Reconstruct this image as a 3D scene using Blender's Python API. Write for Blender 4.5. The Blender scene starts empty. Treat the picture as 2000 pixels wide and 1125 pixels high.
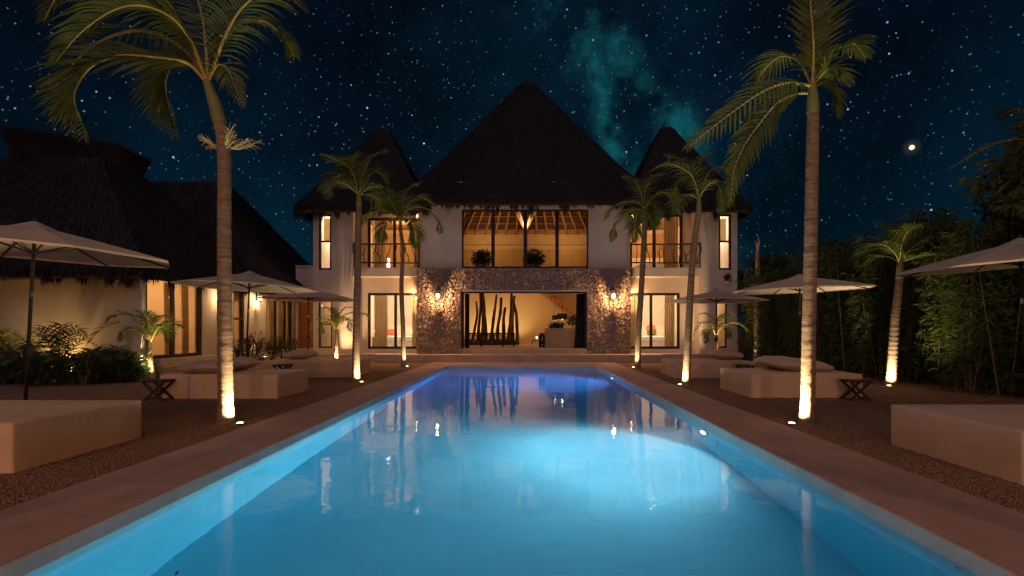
import bpy, math, random
import numpy as np
from mathutils import Vector, Matrix
random.seed(7)
SC = bpy.context.scene
COL = SC.collection
R = math.radians
CAMZ = 1.45

# ------------------------------------------------------------ camera
cam_d = bpy.data.cameras.new('camera')
cam = bpy.data.objects.new('camera', cam_d)
COL.objects.link(cam)
cam.location = (0, 0, CAMZ)
cam.rotation_euler = (R(90), 0, 0)
cam_d.sensor_width = 36
cam_d.lens = 18
cam_d.shift_x = -0.014
cam_d.shift_y = 0.04125
cam_d.clip_start = 0.05
cam_d.clip_end = 2000
SC.camera = cam


def P(px, py, Y):
    """photo pixel -> point at the distance Y (metres) the thing stands at"""
    return Vector(((px - 1028) / 1000 * Y, Y, CAMZ + (645 - py) / 1000 * Y))


def pdir(px, py):
    return Vector(((px - 1028) / 1000, 1, (645 - py) / 1000)).normalized()


# ------------------------------------------------------------ night sky
W = bpy.data.worlds.new('World')
SC.world = W
W.use_nodes = True
nt = W.node_tree
nt.nodes.clear()


def wn(t, **kw):
    n = nt.nodes.new(t)
    for k, v in kw.items():
        setattr(n, k, v)
    return n


def wl(a, b):
    nt.links.new(a, b)


def wmath(op, a, b=None, clamp=False):
    n = wn('ShaderNodeMath', operation=op, use_clamp=clamp)
    for i, v in enumerate((a, b)):
        if v is None:
            continue
        if isinstance(v, (int, float)):
            n.inputs[i].default_value = v
        else:
            wl(v, n.inputs[i])
    return n.outputs[0]


def wrange(v, a, b, c, d, smooth=True):
    n = wn('ShaderNodeMapRange', interpolation_type='SMOOTHSTEP' if smooth else 'LINEAR')
    wl(v, n.inputs[0])
    for i, x in enumerate((a, b, c, d)):
        n.inputs[1 + i].default_value = x
    return n.outputs[0]


def wdot(vec):
    n = wn('ShaderNodeVectorMath', operation='DOT_PRODUCT')
    wl(DIR, n.inputs[0])
    n.inputs[1].default_value = vec
    return n.outputs['Value']


def wnoise(scale, detail=5, off=0.0, rough=.55):
    n = wn('ShaderNodeTexNoise')
    m = wn('ShaderNodeVectorMath', operation='ADD')
    wl(DIR, m.inputs[0])
    m.inputs[1].default_value = (off, off * .7, -off)
    wl(m.outputs[0], n.inputs['Vector'])
    n.inputs['Scale'].default_value = scale
    n.inputs['Detail'].default_value = detail
    n.inputs['Roughness'].default_value = rough
    return n.outputs['Fac']


def wscale(col, fac):
    n = wn('ShaderNodeVectorMath', operation='SCALE')
    if isinstance(col, tuple):
        n.inputs[0].default_value = col
    else:
        wl(col, n.inputs[0])
    if isinstance(fac, (int, float)):
        n.inputs['Scale'].default_value = fac
    else:
        wl(fac, n.inputs['Scale'])
    return n.outputs[0]


def wadd(a, b):
    n = wn('ShaderNodeVectorMath', operation='ADD')
    wl(a, n.inputs[0])
    wl(b, n.inputs[1])
    return n.outputs[0]


tc = wn('ShaderNodeTexCoord')
DIR = tc.outputs['Generated']
elev = wdot((0, 0, 1))
grad = wn('ShaderNodeValToRGB')
wl(elev, grad.inputs[0])
g = grad.color_ramp
g.elements[0].position = 0.0
g.elements[0].color = (.0010, .0140, .0270, 1)
g.elements[1].position = 0.62
g.elements[1].color = (.0012, .0027, .0080, 1)
e = g.elements.new(.22)
e.color = (.0010, .0098, .0200, 1)
e = g.elements.new(.42)
e.color = (.0011, .0056, .0130, 1)
patch = wrange(wnoise(2.2, 4, 3.1), .30, .68, .55, 1.35)
sky = wscale(grad.outputs[0], patch)
# milky way: two broken strands along great circles, in a wide faint glow
def strand(p0, p1, w, warp_amt):
    n = pdir(*p0).cross(pdir(*p1)).normalized()
    v = wadd(wscale(WARP, warp_amt), DIR)
    dn = wn('ShaderNodeVectorMath', operation='DOT_PRODUCT')
    wl(v, dn.inputs[0])
    dn.inputs[1].default_value = tuple(n)
    return wmath('ABSOLUTE', dn.outputs['Value']), w


wnz = wn('ShaderNodeTexNoise')
wl(DIR, wnz.inputs['Vector'])
wnz.inputs['Scale'].default_value = 7
wnz.inputs['Detail'].default_value = 5
cen = wn('ShaderNodeVectorMath', operation='SUBTRACT')
wl(wnz.outputs['Color'], cen.inputs[0])
cen.inputs[1].default_value = (.5, .5, .5)
WARP = cen.outputs[0]
s1, _ = strand((1135, -10), (1240, 150), 0, .10)
s2, _ = strand((1125, 100), (1200, 260), 0, .10)
s3, _ = strand((1140, 0), (1260, 420), 0, .0)
m1 = wmath('MULTIPLY', wrange(s1, 0, .055, 1, 0), wrange(wnoise(13, 8, 1.37, .66), .38, .76, 0, 1))
m2 = wmath('MULTIPLY', wrange(s2, 0, .050, 1, 0), wrange(wnoise(14, 8, 4.11, .66), .40, .78, 0, 1))
core = wmath('MULTIPLY', wmath('ADD', m1, m2), wrange(elev, .22, .36, .15, 1))
sky = wadd(sky, wscale((.005, .100, .108), core))
dust = wrange(wnoise(4.2, 6, 7.7, .6), .38, .66, 0, 1)
sky = wadd(sky, wscale((.0003, .0080, .0130), wmath('MULTIPLY', wrange(s3, 0, .45, 1, 0), dust)))
dark = wrange(wnoise(6.5, 5, 9.3, .6), .34, .60, .72, 1.05)
sky = wscale(sky, dark)


def stars(scale, r, lo, gain, off, size_var=True):
    v = wn('ShaderNodeTexVoronoi', feature='F1', voronoi_dimensions='3D')
    m = wn('ShaderNodeVectorMath', operation='ADD')
    wl(DIR, m.inputs[0])
    m.inputs[1].default_value = (off, off * 1.3, off * .4)
    wl(m.outputs[0], v.inputs['Vector'])
    v.inputs['Scale'].default_value = scale
    sep = wn('ShaderNodeSeparateColor')
    wl(v.outputs['Color'], sep.inputs[0])
    core = wrange(v.outputs['Distance'], 0.0, r, 1, 0)
    br = wrange(sep.outputs[0], lo, 1.0, 0.10, 1, False)
    br = wmath('MULTIPLY', wmath('POWER', br, 2.2), wmath('GREATER_THAN', sep.outputs[0], lo))
    b = wmath('MULTIPLY', wmath('MULTIPLY', core, br), gain)
    mix = wn('ShaderNodeMix', data_type='RGBA')
    wl(sep.outputs[1], mix.inputs[0])
    mix.inputs[6].default_value = (.30, .62, 1.0, 1)
    mix.inputs[7].default_value = (.78, .92, 1.0, 1)
    return wscale(mix.outputs[2], b)


dens = wrange(wnoise(3.0, 3, 5.2), .30, .60, .35, 1.25)
st = wadd(wadd(stars(44, .092, .30, 1.6, 0), stars(74, .125, .12, .80, 2.7)), stars(120, .18, .0, .40, 6.1))
sky = wadd(sky, wscale(st, wmath('MULTIPLY', dens, wrange(elev, .02, .25, .25, 1))))
# the one bright yellow star low on the right
pd = wdot(tuple(pdir(1781, 288)))
sky = wadd(sky, wscale((1.0, .80, .45), wrange(pd, math.cos(.0042), math.cos(.0012), 0, 2.2)))
sky = wadd(sky, wscale((.020, .017, .010), wmath('POWER', wrange(pd, math.cos(.020), 1.0, 0, 1), 5.0)))
bg = wn('ShaderNodeBackground')
wl(sky, bg.inputs[0])
bg.inputs[1].default_value = 1.0
out = wn('ShaderNodeOutputWorld')
wl(bg.outputs[0], out.inputs[0])

# ------------------------------------------------------------ moonlight (dim, soft)
sd = bpy.data.lights.new('moon', 'SUN')
sd.energy = 0.42
sd.angle = R(70)
sd.color = (.97, .76, .90)
so = bpy.data.objects.new('moon', sd)
COL.objects.link(so)
so.rotation_euler = (R(40), 0, R(-22))

# ------------------------------------------------------------ output
SC.view_settings.view_transform = 'Standard'
SC.view_settings.look = 'None'
SC.view_settings.exposure = 0
SC.view_settings.gamma = 1
SC.render.engine = 'CYCLES'
SC.cycles.use_denoising = True
try:
    SC.cycles.denoiser = 'OPENIMAGEDENOISE'
except Exception:
    pass
SC.cycles.max_bounces = 9
SC.cycles.diffuse_bounces = 4
SC.cycles.glossy_bounces = 4
SC.cycles.transmission_bounces = 8
SC.cycles.transparent_max_bounces = 16
SC.cycles.sample_clamp_indirect = 4
SC.cycles.blur_glossy = 0.6
SC.cycles.use_adaptive_sampling = False
SC.cycles.volume_bounces = 1


# ------------------------------------------------------------ materials
def material(name, col, rough=.8, var=.0, vscale=6.0, bump=.0, bscale=40.0, spec=.3, stretch=None,
             col2=None, trans=0.0, voronoi=0.0, metal=0.0, stain=0.0):
    m = bpy.data.materials.new(name)
    m.use_nodes = True
    t = m.node_tree
    n = t.nodes
    b = n['Principled BSDF']
    b.inputs['Roughness'].default_value = rough
    b.inputs['Specular IOR Level'].default_value = spec
    b.inputs['Metallic'].default_value = metal
    tco = n.new('ShaderNodeTexCoord')
    vec = tco.outputs['Object']
    if stretch:
        mp = n.new('ShaderNodeMapping')
        mp.inputs['Scale'].default_value = stretch
        t.links.new(vec, mp.inputs[0])
        vec = mp.outputs[0]
    c1 = tuple(x * (1 - var) for x in col)
    c2 = col2 or tuple(min(1, x * (1 + var)) for x in col)
    if voronoi:
        vo = n.new('ShaderNodeTexVoronoi')
        vo.inputs['Scale'].default_value = voronoi
        t.links.new(vec, vo.inputs[0])
        sp = n.new('ShaderNodeSeparateColor')
        t.links.new(vo.outputs['Color'], sp.inputs[0])
        fac = sp.outputs[0]
        hgt = vo.outputs['Distance']
    else:
        no = n.new('ShaderNodeTexNoise')
        no.inputs['Scale'].default_value = vscale
        no.inputs['Detail'].default_value = 6
        no.inputs['Roughness'].default_value = .62
        t.links.new(vec, no.inputs['Vector'])
        mr = n.new('ShaderNodeMapRange')
        mr.inputs[1].default_value = .3
        mr.inputs[2].default_value = .7
        t.links.new(no.outputs['Fac'], mr.inputs[0])
        fac = mr.outputs[0]
        hgt = None
    mx = n.new('ShaderNodeMix')
    mx.data_type = 'RGBA'
    t.links.new(fac, mx.inputs[0])
    mx.inputs[6].default_value = (*c1, 1)
    mx.inputs[7].default_value = (*c2, 1)
    colour = mx.outputs[2]
    if stain:
        no3 = n.new('ShaderNodeTexNoise')
        no3.inputs['Scale'].default_value = .9
        no3.inputs['Detail'].default_value = 8
        no3.inputs['Roughness'].default_value = .65
        t.links.new(tco.outputs['Object'], no3.inputs['Vector'])
        mr3 = n.new('ShaderNodeMapRange')
        mr3.inputs[1].default_value = .42
        mr3.inputs[2].default_value = .66
        mr3.inputs[3].default_value = 1.0
        mr3.inputs[4].default_value = 1.0 - stain
        t.links.new(no3.outputs['Fac'], mr3.inputs[0])
        sc3 = n.new('ShaderNodeVectorMath')
        sc3.operation = 'SCALE'
        t.links.new(colour, sc3.inputs[0])
        t.links.new(mr3.outputs[0], sc3.inputs['Scale'])
        colour = sc3.outputs[0]
    t.links.new(colour, b.inputs['Base Color'])
    if bump:
        bp = n.new('ShaderNodeBump')
        bp.inputs['Strength'].default_value = bump
        bp.inputs['Distance'].default_value = .02
        if hgt is None:
            n2 = n.new('ShaderNodeTexNoise')
            n2.inputs['Scale'].default_value = bscale
            n2.inputs['Detail'].default_value = 4
            t.links.new(vec, n2.inputs['Vector'])
            hgt = n2.outputs['Fac']
        t.links.new(hgt, bp.inputs['Height'])
        t.links.new(bp.outputs[0], b.inputs['Normal'])
    if trans:
        tr = n.new('ShaderNodeBsdfTranslucent')
        t.links.new(colour, tr.inputs[0])
        ms = n.new('ShaderNodeMixShader')
        ms.inputs[0].default_value = trans
        t.links.new(b.outputs[0], ms.inputs[1])
        t.links.new(tr.outputs[0], ms.inputs[2])
        t.links.new(ms.outputs[0], n['Material Output'].inputs[0])
    return m


def emitter(name, col, s):
    m = bpy.data.materials.new(name)
    m.use_nodes = True
    b = m.node_tree.nodes['Principled BSDF']
    b.inputs['Base Color'].default_value = (*col, 1)
    b.inputs['Emission Color'].default_value = (*col, 1)
    b.inputs['Emission Strength'].default_value = s
    return m


def thin_glass(name, tint=(.95, .96, .95)):
    m = bpy.data.materials.new(name)
    m.use_nodes = True
    t = m.node_tree
    t.nodes.clear()
    tr = t.nodes.new('ShaderNodeBsdfTransparent')
    tr.inputs[0].default_value = (*tint, 1)
    gl = t.nodes.new('ShaderNodeBsdfGlossy')
    gl.inputs['Roughness'].default_value = .02
    fr = t.nodes.new('ShaderNodeFresnel')
    fr.inputs[0].default_value = 1.45
    mx = t.nodes.new('ShaderNodeMixShader')
    o = t.nodes.new('ShaderNodeOutputMaterial')
    t.links.new(fr.outputs[0], mx.inputs[0])
    t.links.new(tr.outputs[0], mx.inputs[1])
    t.links.new(gl.outputs[0], mx.inputs[2])
    t.links.new(mx.outputs[0], o.inputs[0])
    return m


def water_material():
    m = bpy.data.materials.new('pool_water')
    m.use_nodes = True
    t = m.node_tree
    t.nodes.clear()
    gl = t.nodes.new('ShaderNodeBsdfGlass')
    gl.inputs['IOR'].default_value = 1.333
    gl.inputs['Roughness'].default_value = 0.018
    gl.inputs['Color'].default_value = (.93, .98, 1, 1)
    tco = t.nodes.new('ShaderNodeTexCoord')
    mp = t.nodes.new('ShaderNodeMapping')
    mp.inputs['Scale'].default_value = (1.0, .8, 1)
    t.links.new(tco.outputs['Object'], mp.inputs[0])
    n1 = t.nodes.new('ShaderNodeTexNoise')
    n1.inputs['Scale'].default_value = 5.5
    n1.inputs['Detail'].default_value = 3
    t.links.new(mp.outputs[0], n1.inputs['Vector'])
    n2 = t.nodes.new('ShaderNodeTexNoise')
    n2.inputs['Scale'].default_value = 1.1
    n2.inputs['Detail'].default_value = 2
    t.links.new(mp.outputs[0], n2.inputs['Vector'])
    ad = t.nodes.new('ShaderNodeMath')
    ad.operation = 'MULTIPLY_ADD'
    ad.inputs[1].default_value = .22
    t.links.new(n1.outputs['Fac'], ad.inputs[0])
    t.links.new(n2.outputs['Fac'], ad.inputs[2])
    bp = t.nodes.new('ShaderNodeBump')
    bp.inputs['Strength'].default_value = .18
    bp.inputs['Distance'].default_value = .05
    t.links.new(ad.outputs[0], bp.inputs['Height'])
    t.links.new(bp.outputs[0], gl.inputs['Normal'])
    o = t.nodes.new('ShaderNodeOutputMaterial')
    t.links.new(gl.outputs[0], o.inputs[0])
    vs = t.nodes.new('ShaderNodeVolumePrincipled')
    vs.inputs['Color'].default_value = (.55, .85, 1, 1)
    vs.inputs['Absorption Color'].default_value = (.75, .95, 1, 1)
    vs.inputs['Density'].default_value = .035
    vs.inputs['Anisotropy'].default_value = .55
    va = t.nodes.new('ShaderNodeVolumeAbsorption')
    va.inputs['Color'].default_value = (.18, .86, .97, 1)
    va.inputs['Density'].default_value = .21
    av = t.nodes.new('ShaderNodeAddShader')
    t.links.new(vs.outputs[0], av.inputs[0])
    t.links.new(va.outputs[0], av.inputs[1])
    t.links.new(av.outputs[0], o.inputs['Volume'])
    return m


M = {}
M['gravel'] = material('gravel', (.15, .080, .045), .95, bump=1.0, voronoi=55, col2=(.36, .205, .125))
M['pebble'] = material('pebble', (.24, .135, .080), .9, .5, 60, spec=.2)
M['deck'] = material('deck_plaster', (.46, .28, .215), .75, .10, 2.5, .12, 60, stain=.22)
M['terrace'] = material('terrace_plaster', (.46, .35, .27), .75, .08, 3, .10, 60, stain=.2)
M['coping'] = material('pool_coping', (.52, .52, .48), .6, .10, 5, .1, 50, stain=.2)
M['basin'] = material('pool_plaster', (.36, .66, .74), .8, .05, 1.5, stain=.08)
M['wall'] = material('wall_plaster', (.56, .48, .41), .85, .06, 1.6, .15, 45, stain=.10)
M['hutwall'] = material('hut_plaster', (.58, .48, .33), .85, .07, 1.5, .15, 45, stain=.16)
M['inner'] = material('inner_plaster', (.74, .62, .46), .9, .03, 1.2)
M['stone'] = material('limestone', (.30, .215, .17), .9, .35, 5.5, .5, 26)
M['mortar'] = material('mortar', (.15, .115, .09), .95, .2, 20, .4, 80)
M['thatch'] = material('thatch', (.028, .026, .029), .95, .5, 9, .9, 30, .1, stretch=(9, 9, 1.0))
M['straw'] = material('straw', (.038, .033, .034), .95, .6, 14, spec=.1)
M['inthatch'] = material('inner_thatch', (.105, .052, .024), .95, .6, 5, .8, 14, .1, stretch=(1, 2, 6))
M['hall'] = material('ochre_plaster', (.60, .43, .235), .9, .05, 1.2)
M['timber'] = material('timber', (.40, .24, .12), .6, .3, 8, .2, 40, stretch=(1, 1, .15))
M['wood'] = material('red_wood', (.30, .105, .035), .5, .3, 6, .15, 30, stretch=(1, 1, 8))
M['stair'] = material('stair_wood', (.42, .17, .06), .5, .25, 8)
M['drift'] = material('driftwood', (.075, .048, .032), .9, .5, 12, .6, 30, stretch=(1, 1, .2))
M['frame'] = material('dark_frame', (.028, .020, .017), .45, .2, 10, spec=.4)
M['metal'] = material('black_metal', (.018, .016, .015), .4, .2, 20, spec=.5)
M['chrome'] = material('bright_metal', (.6, .58, .54), .3, .1, 20, metal=1)
M['glass'] = thin_glass('pane_glass')
M['canvas'] = material('canvas', (.62, .50, .385), .9, .06, 4, .15, 120, .1, trans=.28)
M['cover'] = material('bed_cover', (.60, .41, .28), .9, .08, 2.2, .12, 120, .1, stain=.12)
M['pillow'] = material('pillow_cloth', (.44, .31, .25), .95, .06, 5, .2, 140, .1)
M['curtain'] = material('curtain_cloth', (.70, .58, .40), .95, .05, 4, .1, 100, .1, trans=.4)
M['darkcurtain'] = material('dark_curtain', (.022, .024, .032), .9, .3, 4, .1, 60, .1)
M['linen'] = material('white_linen', (.78, .74, .68), .95, .03, 5, .1, 60, .1)
M['redcloth'] = material('red_cloth', (.55, .13, .05), .95, .15, 8)
M['olive'] = material('olive_cloth', (.16, .13, .05), .95, .2, 8)
M['tabletop'] = material('dark_table_wood', (.045, .028, .020), .6, .3, 12, .1, 60)
M['trunk'] = material('palm_bark', (.20, .135, .095), .9, .40, 3.0, .6, 8, .15, stretch=(1, 1, 9))
M['shaft'] = material('crownshaft', (.17, .165, .06), .5, .25, 5, spec=.4)
M['leaf'] = material('palm_leaf', (.074, .094, .020), .55, .4, 5, spec=.35, trans=.30)
M['rachis'] = material('frond_stem', (.34, .27, .08), .5, .2, 5, spec=.3)
M['flower'] = material('flower_stalk', (.50, .40, .20), .8, .2, 8)
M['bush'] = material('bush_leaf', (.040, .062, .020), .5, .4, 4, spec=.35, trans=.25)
M['bamboo_leaf'] = material('bamboo_leaf', (.062, .080, .022), .55, .45, 3, spec=.3, trans=.3)
M['bamboo'] = material('bamboo_culm', (.16, .15, .06), .5, .3, 6)
M['red_leaf'] = material('red_leaf', (.10, .035, .040), .5, .4, 5, spec=.3, trans=.25)
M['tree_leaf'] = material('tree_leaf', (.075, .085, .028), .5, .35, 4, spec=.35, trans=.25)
M['bark'] = material('bark', (.10, .07, .05), .95, .3, 12, .5, 30)
M['pot'] = material('pot_clay', (.45, .36, .28), .8, .1, 8)
M['shade'] = material('lamp_shade', (.10, .078, .055), .9, .1, 12)
M['cabinet'] = material('cabinet', (.40, .26, .115), .6, .06, 4)
M['white'] = material('white_paint', (.75, .72, .66), .5, .04, 6)
M['black'] = material('black_fabric', (.012, .012, .014), .6, .2, 20)
M['water'] = water_material()
M['bulb'] = emitter('lit_bulb', (1.0, .66, .34), 45)
M['lens'] = emitter('uplight_lens', (1.0, .78, .48), 14)
M['poolB'] = emitter('pool_lens', (.72, .88, 1.0), 9)
M['downlight'] = emitter('downlight_lens', (1.0, .82, .6), 20)
M['shadeglow'] = emitter('lit_lamp_shade', (1.0, .86, .66), 5)


# ------------------------------------------------------------ mesh helpers
def tag(o, label=None, cat=None, group=None, kind=None):
    if label:
        o['label'] = label
    if cat:
        o['category'] = cat
    if group:
        o['group'] = group
    if kind:
        o['kind'] = kind
    return o


def empty(name, loc, label=None, cat=None, group=None):
    o = bpy.data.objects.new(name, None)
    o.empty_display_size = .2
    COL.objects.link(o)
    o.location = loc
    return tag(o, label, cat, group)


def world_loc(o):
    v = Vector((0, 0, 0))
    while o:
        v += o.location
        o = o.parent
    return v


class MB:
    def __init__(s):
        s.v = []
        s.f = []

    def box(s, x0, x1, y0, y1, z0, z1):
        i = len(s.v)
        s.v += [(x0, y0, z0), (x1, y0, z0), (x1, y1, z0), (x0, y1, z0), (x0, y0, z1), (x1, y0, z1), (x1, y1, z1), (x0, y1, z1)]
        s.f += [tuple(i + k for k in q) for q in ((0, 3, 2, 1), (4, 5, 6, 7), (0, 1, 5, 4), (1, 2, 6, 5), (2, 3, 7, 6), (3, 0, 4, 7))]
        return s

    def bar(s, a, b, w, h):
        a = Vector(a)
        b = Vector(b)
        d = (b - a).normalized()
        up = Vector((0, 0, 1)) if abs(d.z) < .95 else Vector((0, 1, 0))
        sx = d.cross(up).normalized()
        sy = sx.cross(d).normalized()
        i = len(s.v)
        for p in (a, b):
            for u, v in ((-1, -1), (1, -1), (1, 1), (-1, 1)):
                s.v.append(tuple(p + sx * u * w / 2 + sy * v * h / 2))
        s.f += [tuple(i + k for k in q) for q in ((0, 3, 2, 1), (4, 5, 6, 7), (0, 1, 5, 4), (1, 2, 6, 5), (2, 3, 7, 6), (3, 0, 4, 7))]
        return s

    def tube(s, pts, rad, n=8, cap=True):
        pts = [Vector(p) for p in pts]
        if isinstance(rad, (int, float)):
            rad = [rad] * len(pts)
        i0 = len(s.v)
        ref = Vector((0, 1, 0))
        for k, p in enumerate(pts):
            d = (pts[min(k + 1, len(pts) - 1)] - pts[max(k - 1, 0)]).normalized()
            if abs(d.dot(ref)) > .95:
                ref = Vector((1, 0, 0))
            a = d.cross(ref).normalized()
            b = a.cross(d).normalized()
            for j in range(n):
                t = 2 * math.pi * j / n
                s.v.append(tuple(p + (a * math.cos(t) + b * math.sin(t)) * rad[k]))
        for k in range(len(pts) - 1):
            for j in range(n):
                a = i0 + k * n + j
                b = i0 + k * n + (j + 1) % n
                s.f.append((a, b, b + n, a + n))
        if cap:
            s.f.append(tuple(i0 + j for j in reversed(range(n))))
            s.f.append(tuple(i0 + (len(pts) - 1) * n + j for j in range(n)))
        return s

    def lathe(s, c, prof, n=16):
        return s.tube([(c[0], c[1], c[2] + z) for r, z in prof], [r for r, z in prof], n)

    def poly(s, pts):
        i = len(s.v)
        s.v += [tuple(p) for p in pts]
        s.f.append(tuple(range(i, i + len(pts))))
        return s

    def ribbon(s, pts, widths, side):
        i = len(s.v)
        for p, w in zip(pts, widths):
            s.v.append(tuple(p - side * w))
            s.v.append(tuple(p + side * w))
        for k in range(len(pts) - 1):
            a = i + 2 * k
            s.f.append((a, a + 1, a + 3, a + 2))
        return s

    def sphere(s, c, rx, ry, rz, nu=12, nv=8, fn=None):
        i = len(s.v)
        for a in range(nv + 1):
            th = math.pi * a / nv
            for b in range(nu):
                ph = 2 * math.pi * b / nu
                d = Vector((math.sin(th) * math.cos(ph), math.sin(th) * math.sin(ph), math.cos(th)))
                k = fn(d) if fn else 1
                s.v.append((c[0] + d.x * rx * k, c[1] + d.y * ry * k, c[2] + d.z * rz * k))
        for a in range(nv):
            for b in range(nu):
                p = i + a * nu + b
                q = i + a * nu + (b + 1) % nu
                s.f.append((p, p + nu, q + nu, q))
        return s

    def build(s, name, mat, parent=None, smooth=False, bevel=0, kind=None):
        off = world_loc(parent) if parent else Vector((0, 0, 0))
        me = bpy.data.meshes.new(name)
        v = np.array(s.v, dtype=float).reshape(-1, 3) - np.array(off)
        me.from_pydata(v.tolist(), [], s.f)
        me.materials.append(M[mat] if isinstance(mat, str) else mat)
        if smooth:
            me.polygons.foreach_set('use_smooth', [True] * len(me.polygons))
        me.update()
        o = bpy.data.objects.new(name, me)
        COL.objects.link(o)
        if parent:
            o.parent = parent
        if bevel:
            b = o.modifiers.new('bevel', 'BEVEL')
            b.width = bevel
            b.segments = 2
            b.limit_method = 'ANGLE'
        if kind:
            o['kind'] = kind
        return o


def fix_normals(o):
    import bmesh
    bm = bmesh.new()
    bm.from_mesh(o.data)
    bmesh.ops.remove_doubles(bm, verts=bm.verts, dist=1e-5)
    bmesh.ops.recalc_face_normals(bm, faces=bm.faces)
    bm.to_mesh(o.data)
    bm.free()
    return o


def copy_tree(o, loc=None, parent=None, rz=None, scale=None):
    c = o.copy()
    COL.objects.link(c)
    c.parent = parent
    if loc is not None:
        c.location = loc
    if rz is not None:
        c.rotation_euler.z = rz
    if scale is not None:
        c.scale = scale
    for ch in list(o.children):
        copy_tree(ch, parent=c)
    return c


def wall(mb, axis, a0, a1, z0, z1, c0, c1, ops=()):
    """upright slab along x ('x') or y ('y') with rectangular openings (a0,a1,z0,z1)"""
    us = sorted({a0, a1, *[q for o in ops for q in o[:2] if a0 < q < a1]})
    vs = sorted({z0, z1, *[q for o in ops for q in o[2:] if z0 < q < z1]})
    nu, nv = len(us) - 1, len(vs) - 1

    def full(i, j):
        if i < 0 or j < 0 or i >= nu or j >= nv:
            return False
        u = (us[i] + us[i + 1]) / 2
        v = (vs[j] + vs[j + 1]) / 2
        return not any(o[0] < u < o[1] and o[2] < v < o[3] for o in ops)

    def pt(u, c, v):
        return (u, c, v) if axis == 'x' else (c, u, v)

    for i in range(nu):
        for j in range(nv):
            if not full(i, j):
                continue
            u0, u1, v0, v1 = us[i], us[i + 1], vs[j], vs[j + 1]
            mb.poly([pt(u0, c0, v0), pt(u1, c0, v0), pt(u1, c0, v1), pt(u0, c0, v1)])
            mb.poly([pt(u1, c1, v0), pt(u0, c1, v0), pt(u0, c1, v1), pt(u1, c1, v1)])
            if not full(i - 1, j):
                mb.poly([pt(u0, c1, v0), pt(u0, c0, v0), pt(u0, c0, v1), pt(u0, c1, v1)])
            if not full(i + 1, j):
                mb.poly([pt(u1, c0, v0), pt(u1, c1, v0), pt(u1, c1, v1), pt(u1, c0, v1)])
            if not full(i, j - 1):
                mb.poly([pt(u0, c1, v0), pt(u1, c1, v0), pt(u1, c0, v0), pt(u0, c0, v0)])
            if not full(i, j + 1):
                mb.poly([pt(u0, c0, v1), pt(u1, c0, v1), pt(u1, c1, v1), pt(u0, c1, v1)])
    return mb


def window(name, parent, axis, a0, a1, z0, z1, c, mull=(), trans=(), fw=.07, depth=.09, mw=.08, label=None):
    """a framed glazed unit: the frame is a part, every pane a sub-part"""
    mb = MB()

    def bx(u0, u1, v0, v1, d):
        if axis == 'x':
            mb.box(u0, u1, c - d / 2, c + d / 2, v0, v1)
        else:
            mb.box(c - d / 2, c + d / 2, u0, u1, v0, v1)
    bx(a0, a1, z0, z0 + fw, depth)
    bx(a0, a1, z1 - fw, z1, depth)
    bx(a0, a0 + fw, z0 + fw, z1 - fw, depth)
    bx(a1 - fw, a1, z0 + fw, z1 - fw, depth)
    for m_ in mull:
        bx(m_ - mw / 2, m_ + mw / 2, z0 + fw, z1 - fw, depth * .8)
    for m_ in trans:
        bx(a0 + fw, a1 - fw, m_ - mw / 2, m_ + mw / 2, depth * .8)
    fr = mb.build(name, 'frame', parent)
    if label:
        fr['label'] = label
    us = [a0 + fw] + [q for m_ in mull for q in (m_ - mw / 2, m_ + mw / 2)] + [a1 - fw]
    vs = [z0 + fw] + [q for m_ in trans for q in (m_ - mw / 2, m_ + mw / 2)] + [z1 - fw]
    for i in range(0, len(us), 2):
        for j in range(0, len(vs), 2):
            g_ = MB()
            if axis == 'x':
                g_.poly([(us[i], c, vs[j]), (us[i + 1], c, vs[j]), (us[i + 1], c, vs[j + 1]), (us[i], c, vs[j + 1])])
            else:
                g_.poly([(c, us[i], vs[j]), (c, us[i + 1], vs[j]), (c, us[i + 1], vs[j + 1]), (c, us[i], vs[j + 1])])
            g_.build('pane', 'glass', fr)
    return fr


def light(name, typ, loc, energy, col, parent=None, **kw):
    d = bpy.data.lights.new(name, typ)
    d.energy = energy
    d.color = col
    for k, v in kw.items():
        if k != 'aim':
            setattr(d, k, v)
    o = bpy.data.objects.new(name, d)
    COL.objects.link(o)
    o.location = Vector(loc) - (world_loc(parent) if parent else Vector((0, 0, 0)))
    if parent:
        o.parent = parent
    o.visible_glossy = False
    o.visible_transmission = False
    if 'aim' in kw:
        o.rotation_euler = (Vector(kw['aim']) - Vector(loc)).to_track_quat('-Z', 'Y').to_euler()
    return o


def curve(pts, n):
    """Catmull-Rom through the points, n samples"""
    pts = [Vector(p) for p in pts]
    q = [pts[0] * 2 - pts[1]] + pts + [pts[-1] * 2 - pts[-2]]
    res = []
    m = len(pts) - 1
    for k in range(n):
        t = k / (n - 1) * m
        i = min(int(t), m - 1)
        f = t - i
        a, b, c, d = q[i], q[i + 1], q[i + 2], q[i + 3]
        res.append(.5 * ((2 * b) + (c - a) * f + (2 * a - 5 * b + 4 * c - d) * f * f + (3 * b - a - 3 * c + d) * f ** 3))
    return res


WARM = (1.0, .60, .28)
WARM2 = (1.0, .72, .42)
AMBER = (1.0, .50, .18)
# ============================================================ ground, deck, pool
PXL, PXR, PYN, PYF = -3.25, 2.93, -2.5, 21.1
DXL, DXR, DYN, DYF = -4.23, 3.93, -3.6, 23.2
WZ = -.12
FZ = -1.55


def ring(mb, ox0, ox1, oy0, oy1, ix0, ix1, iy0, iy1, z):
    for a in ((ox0, ox1, oy0, iy0), (ox0, ox1, iy1, oy1), (ox0, ix0, iy0, iy1), (ix1, ox1, iy0, iy1)):
        mb.poly([(a[0], a[2], z), (a[1], a[2], z), (a[1], a[3], z), (a[0], a[3], z)])
    return mb


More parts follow.
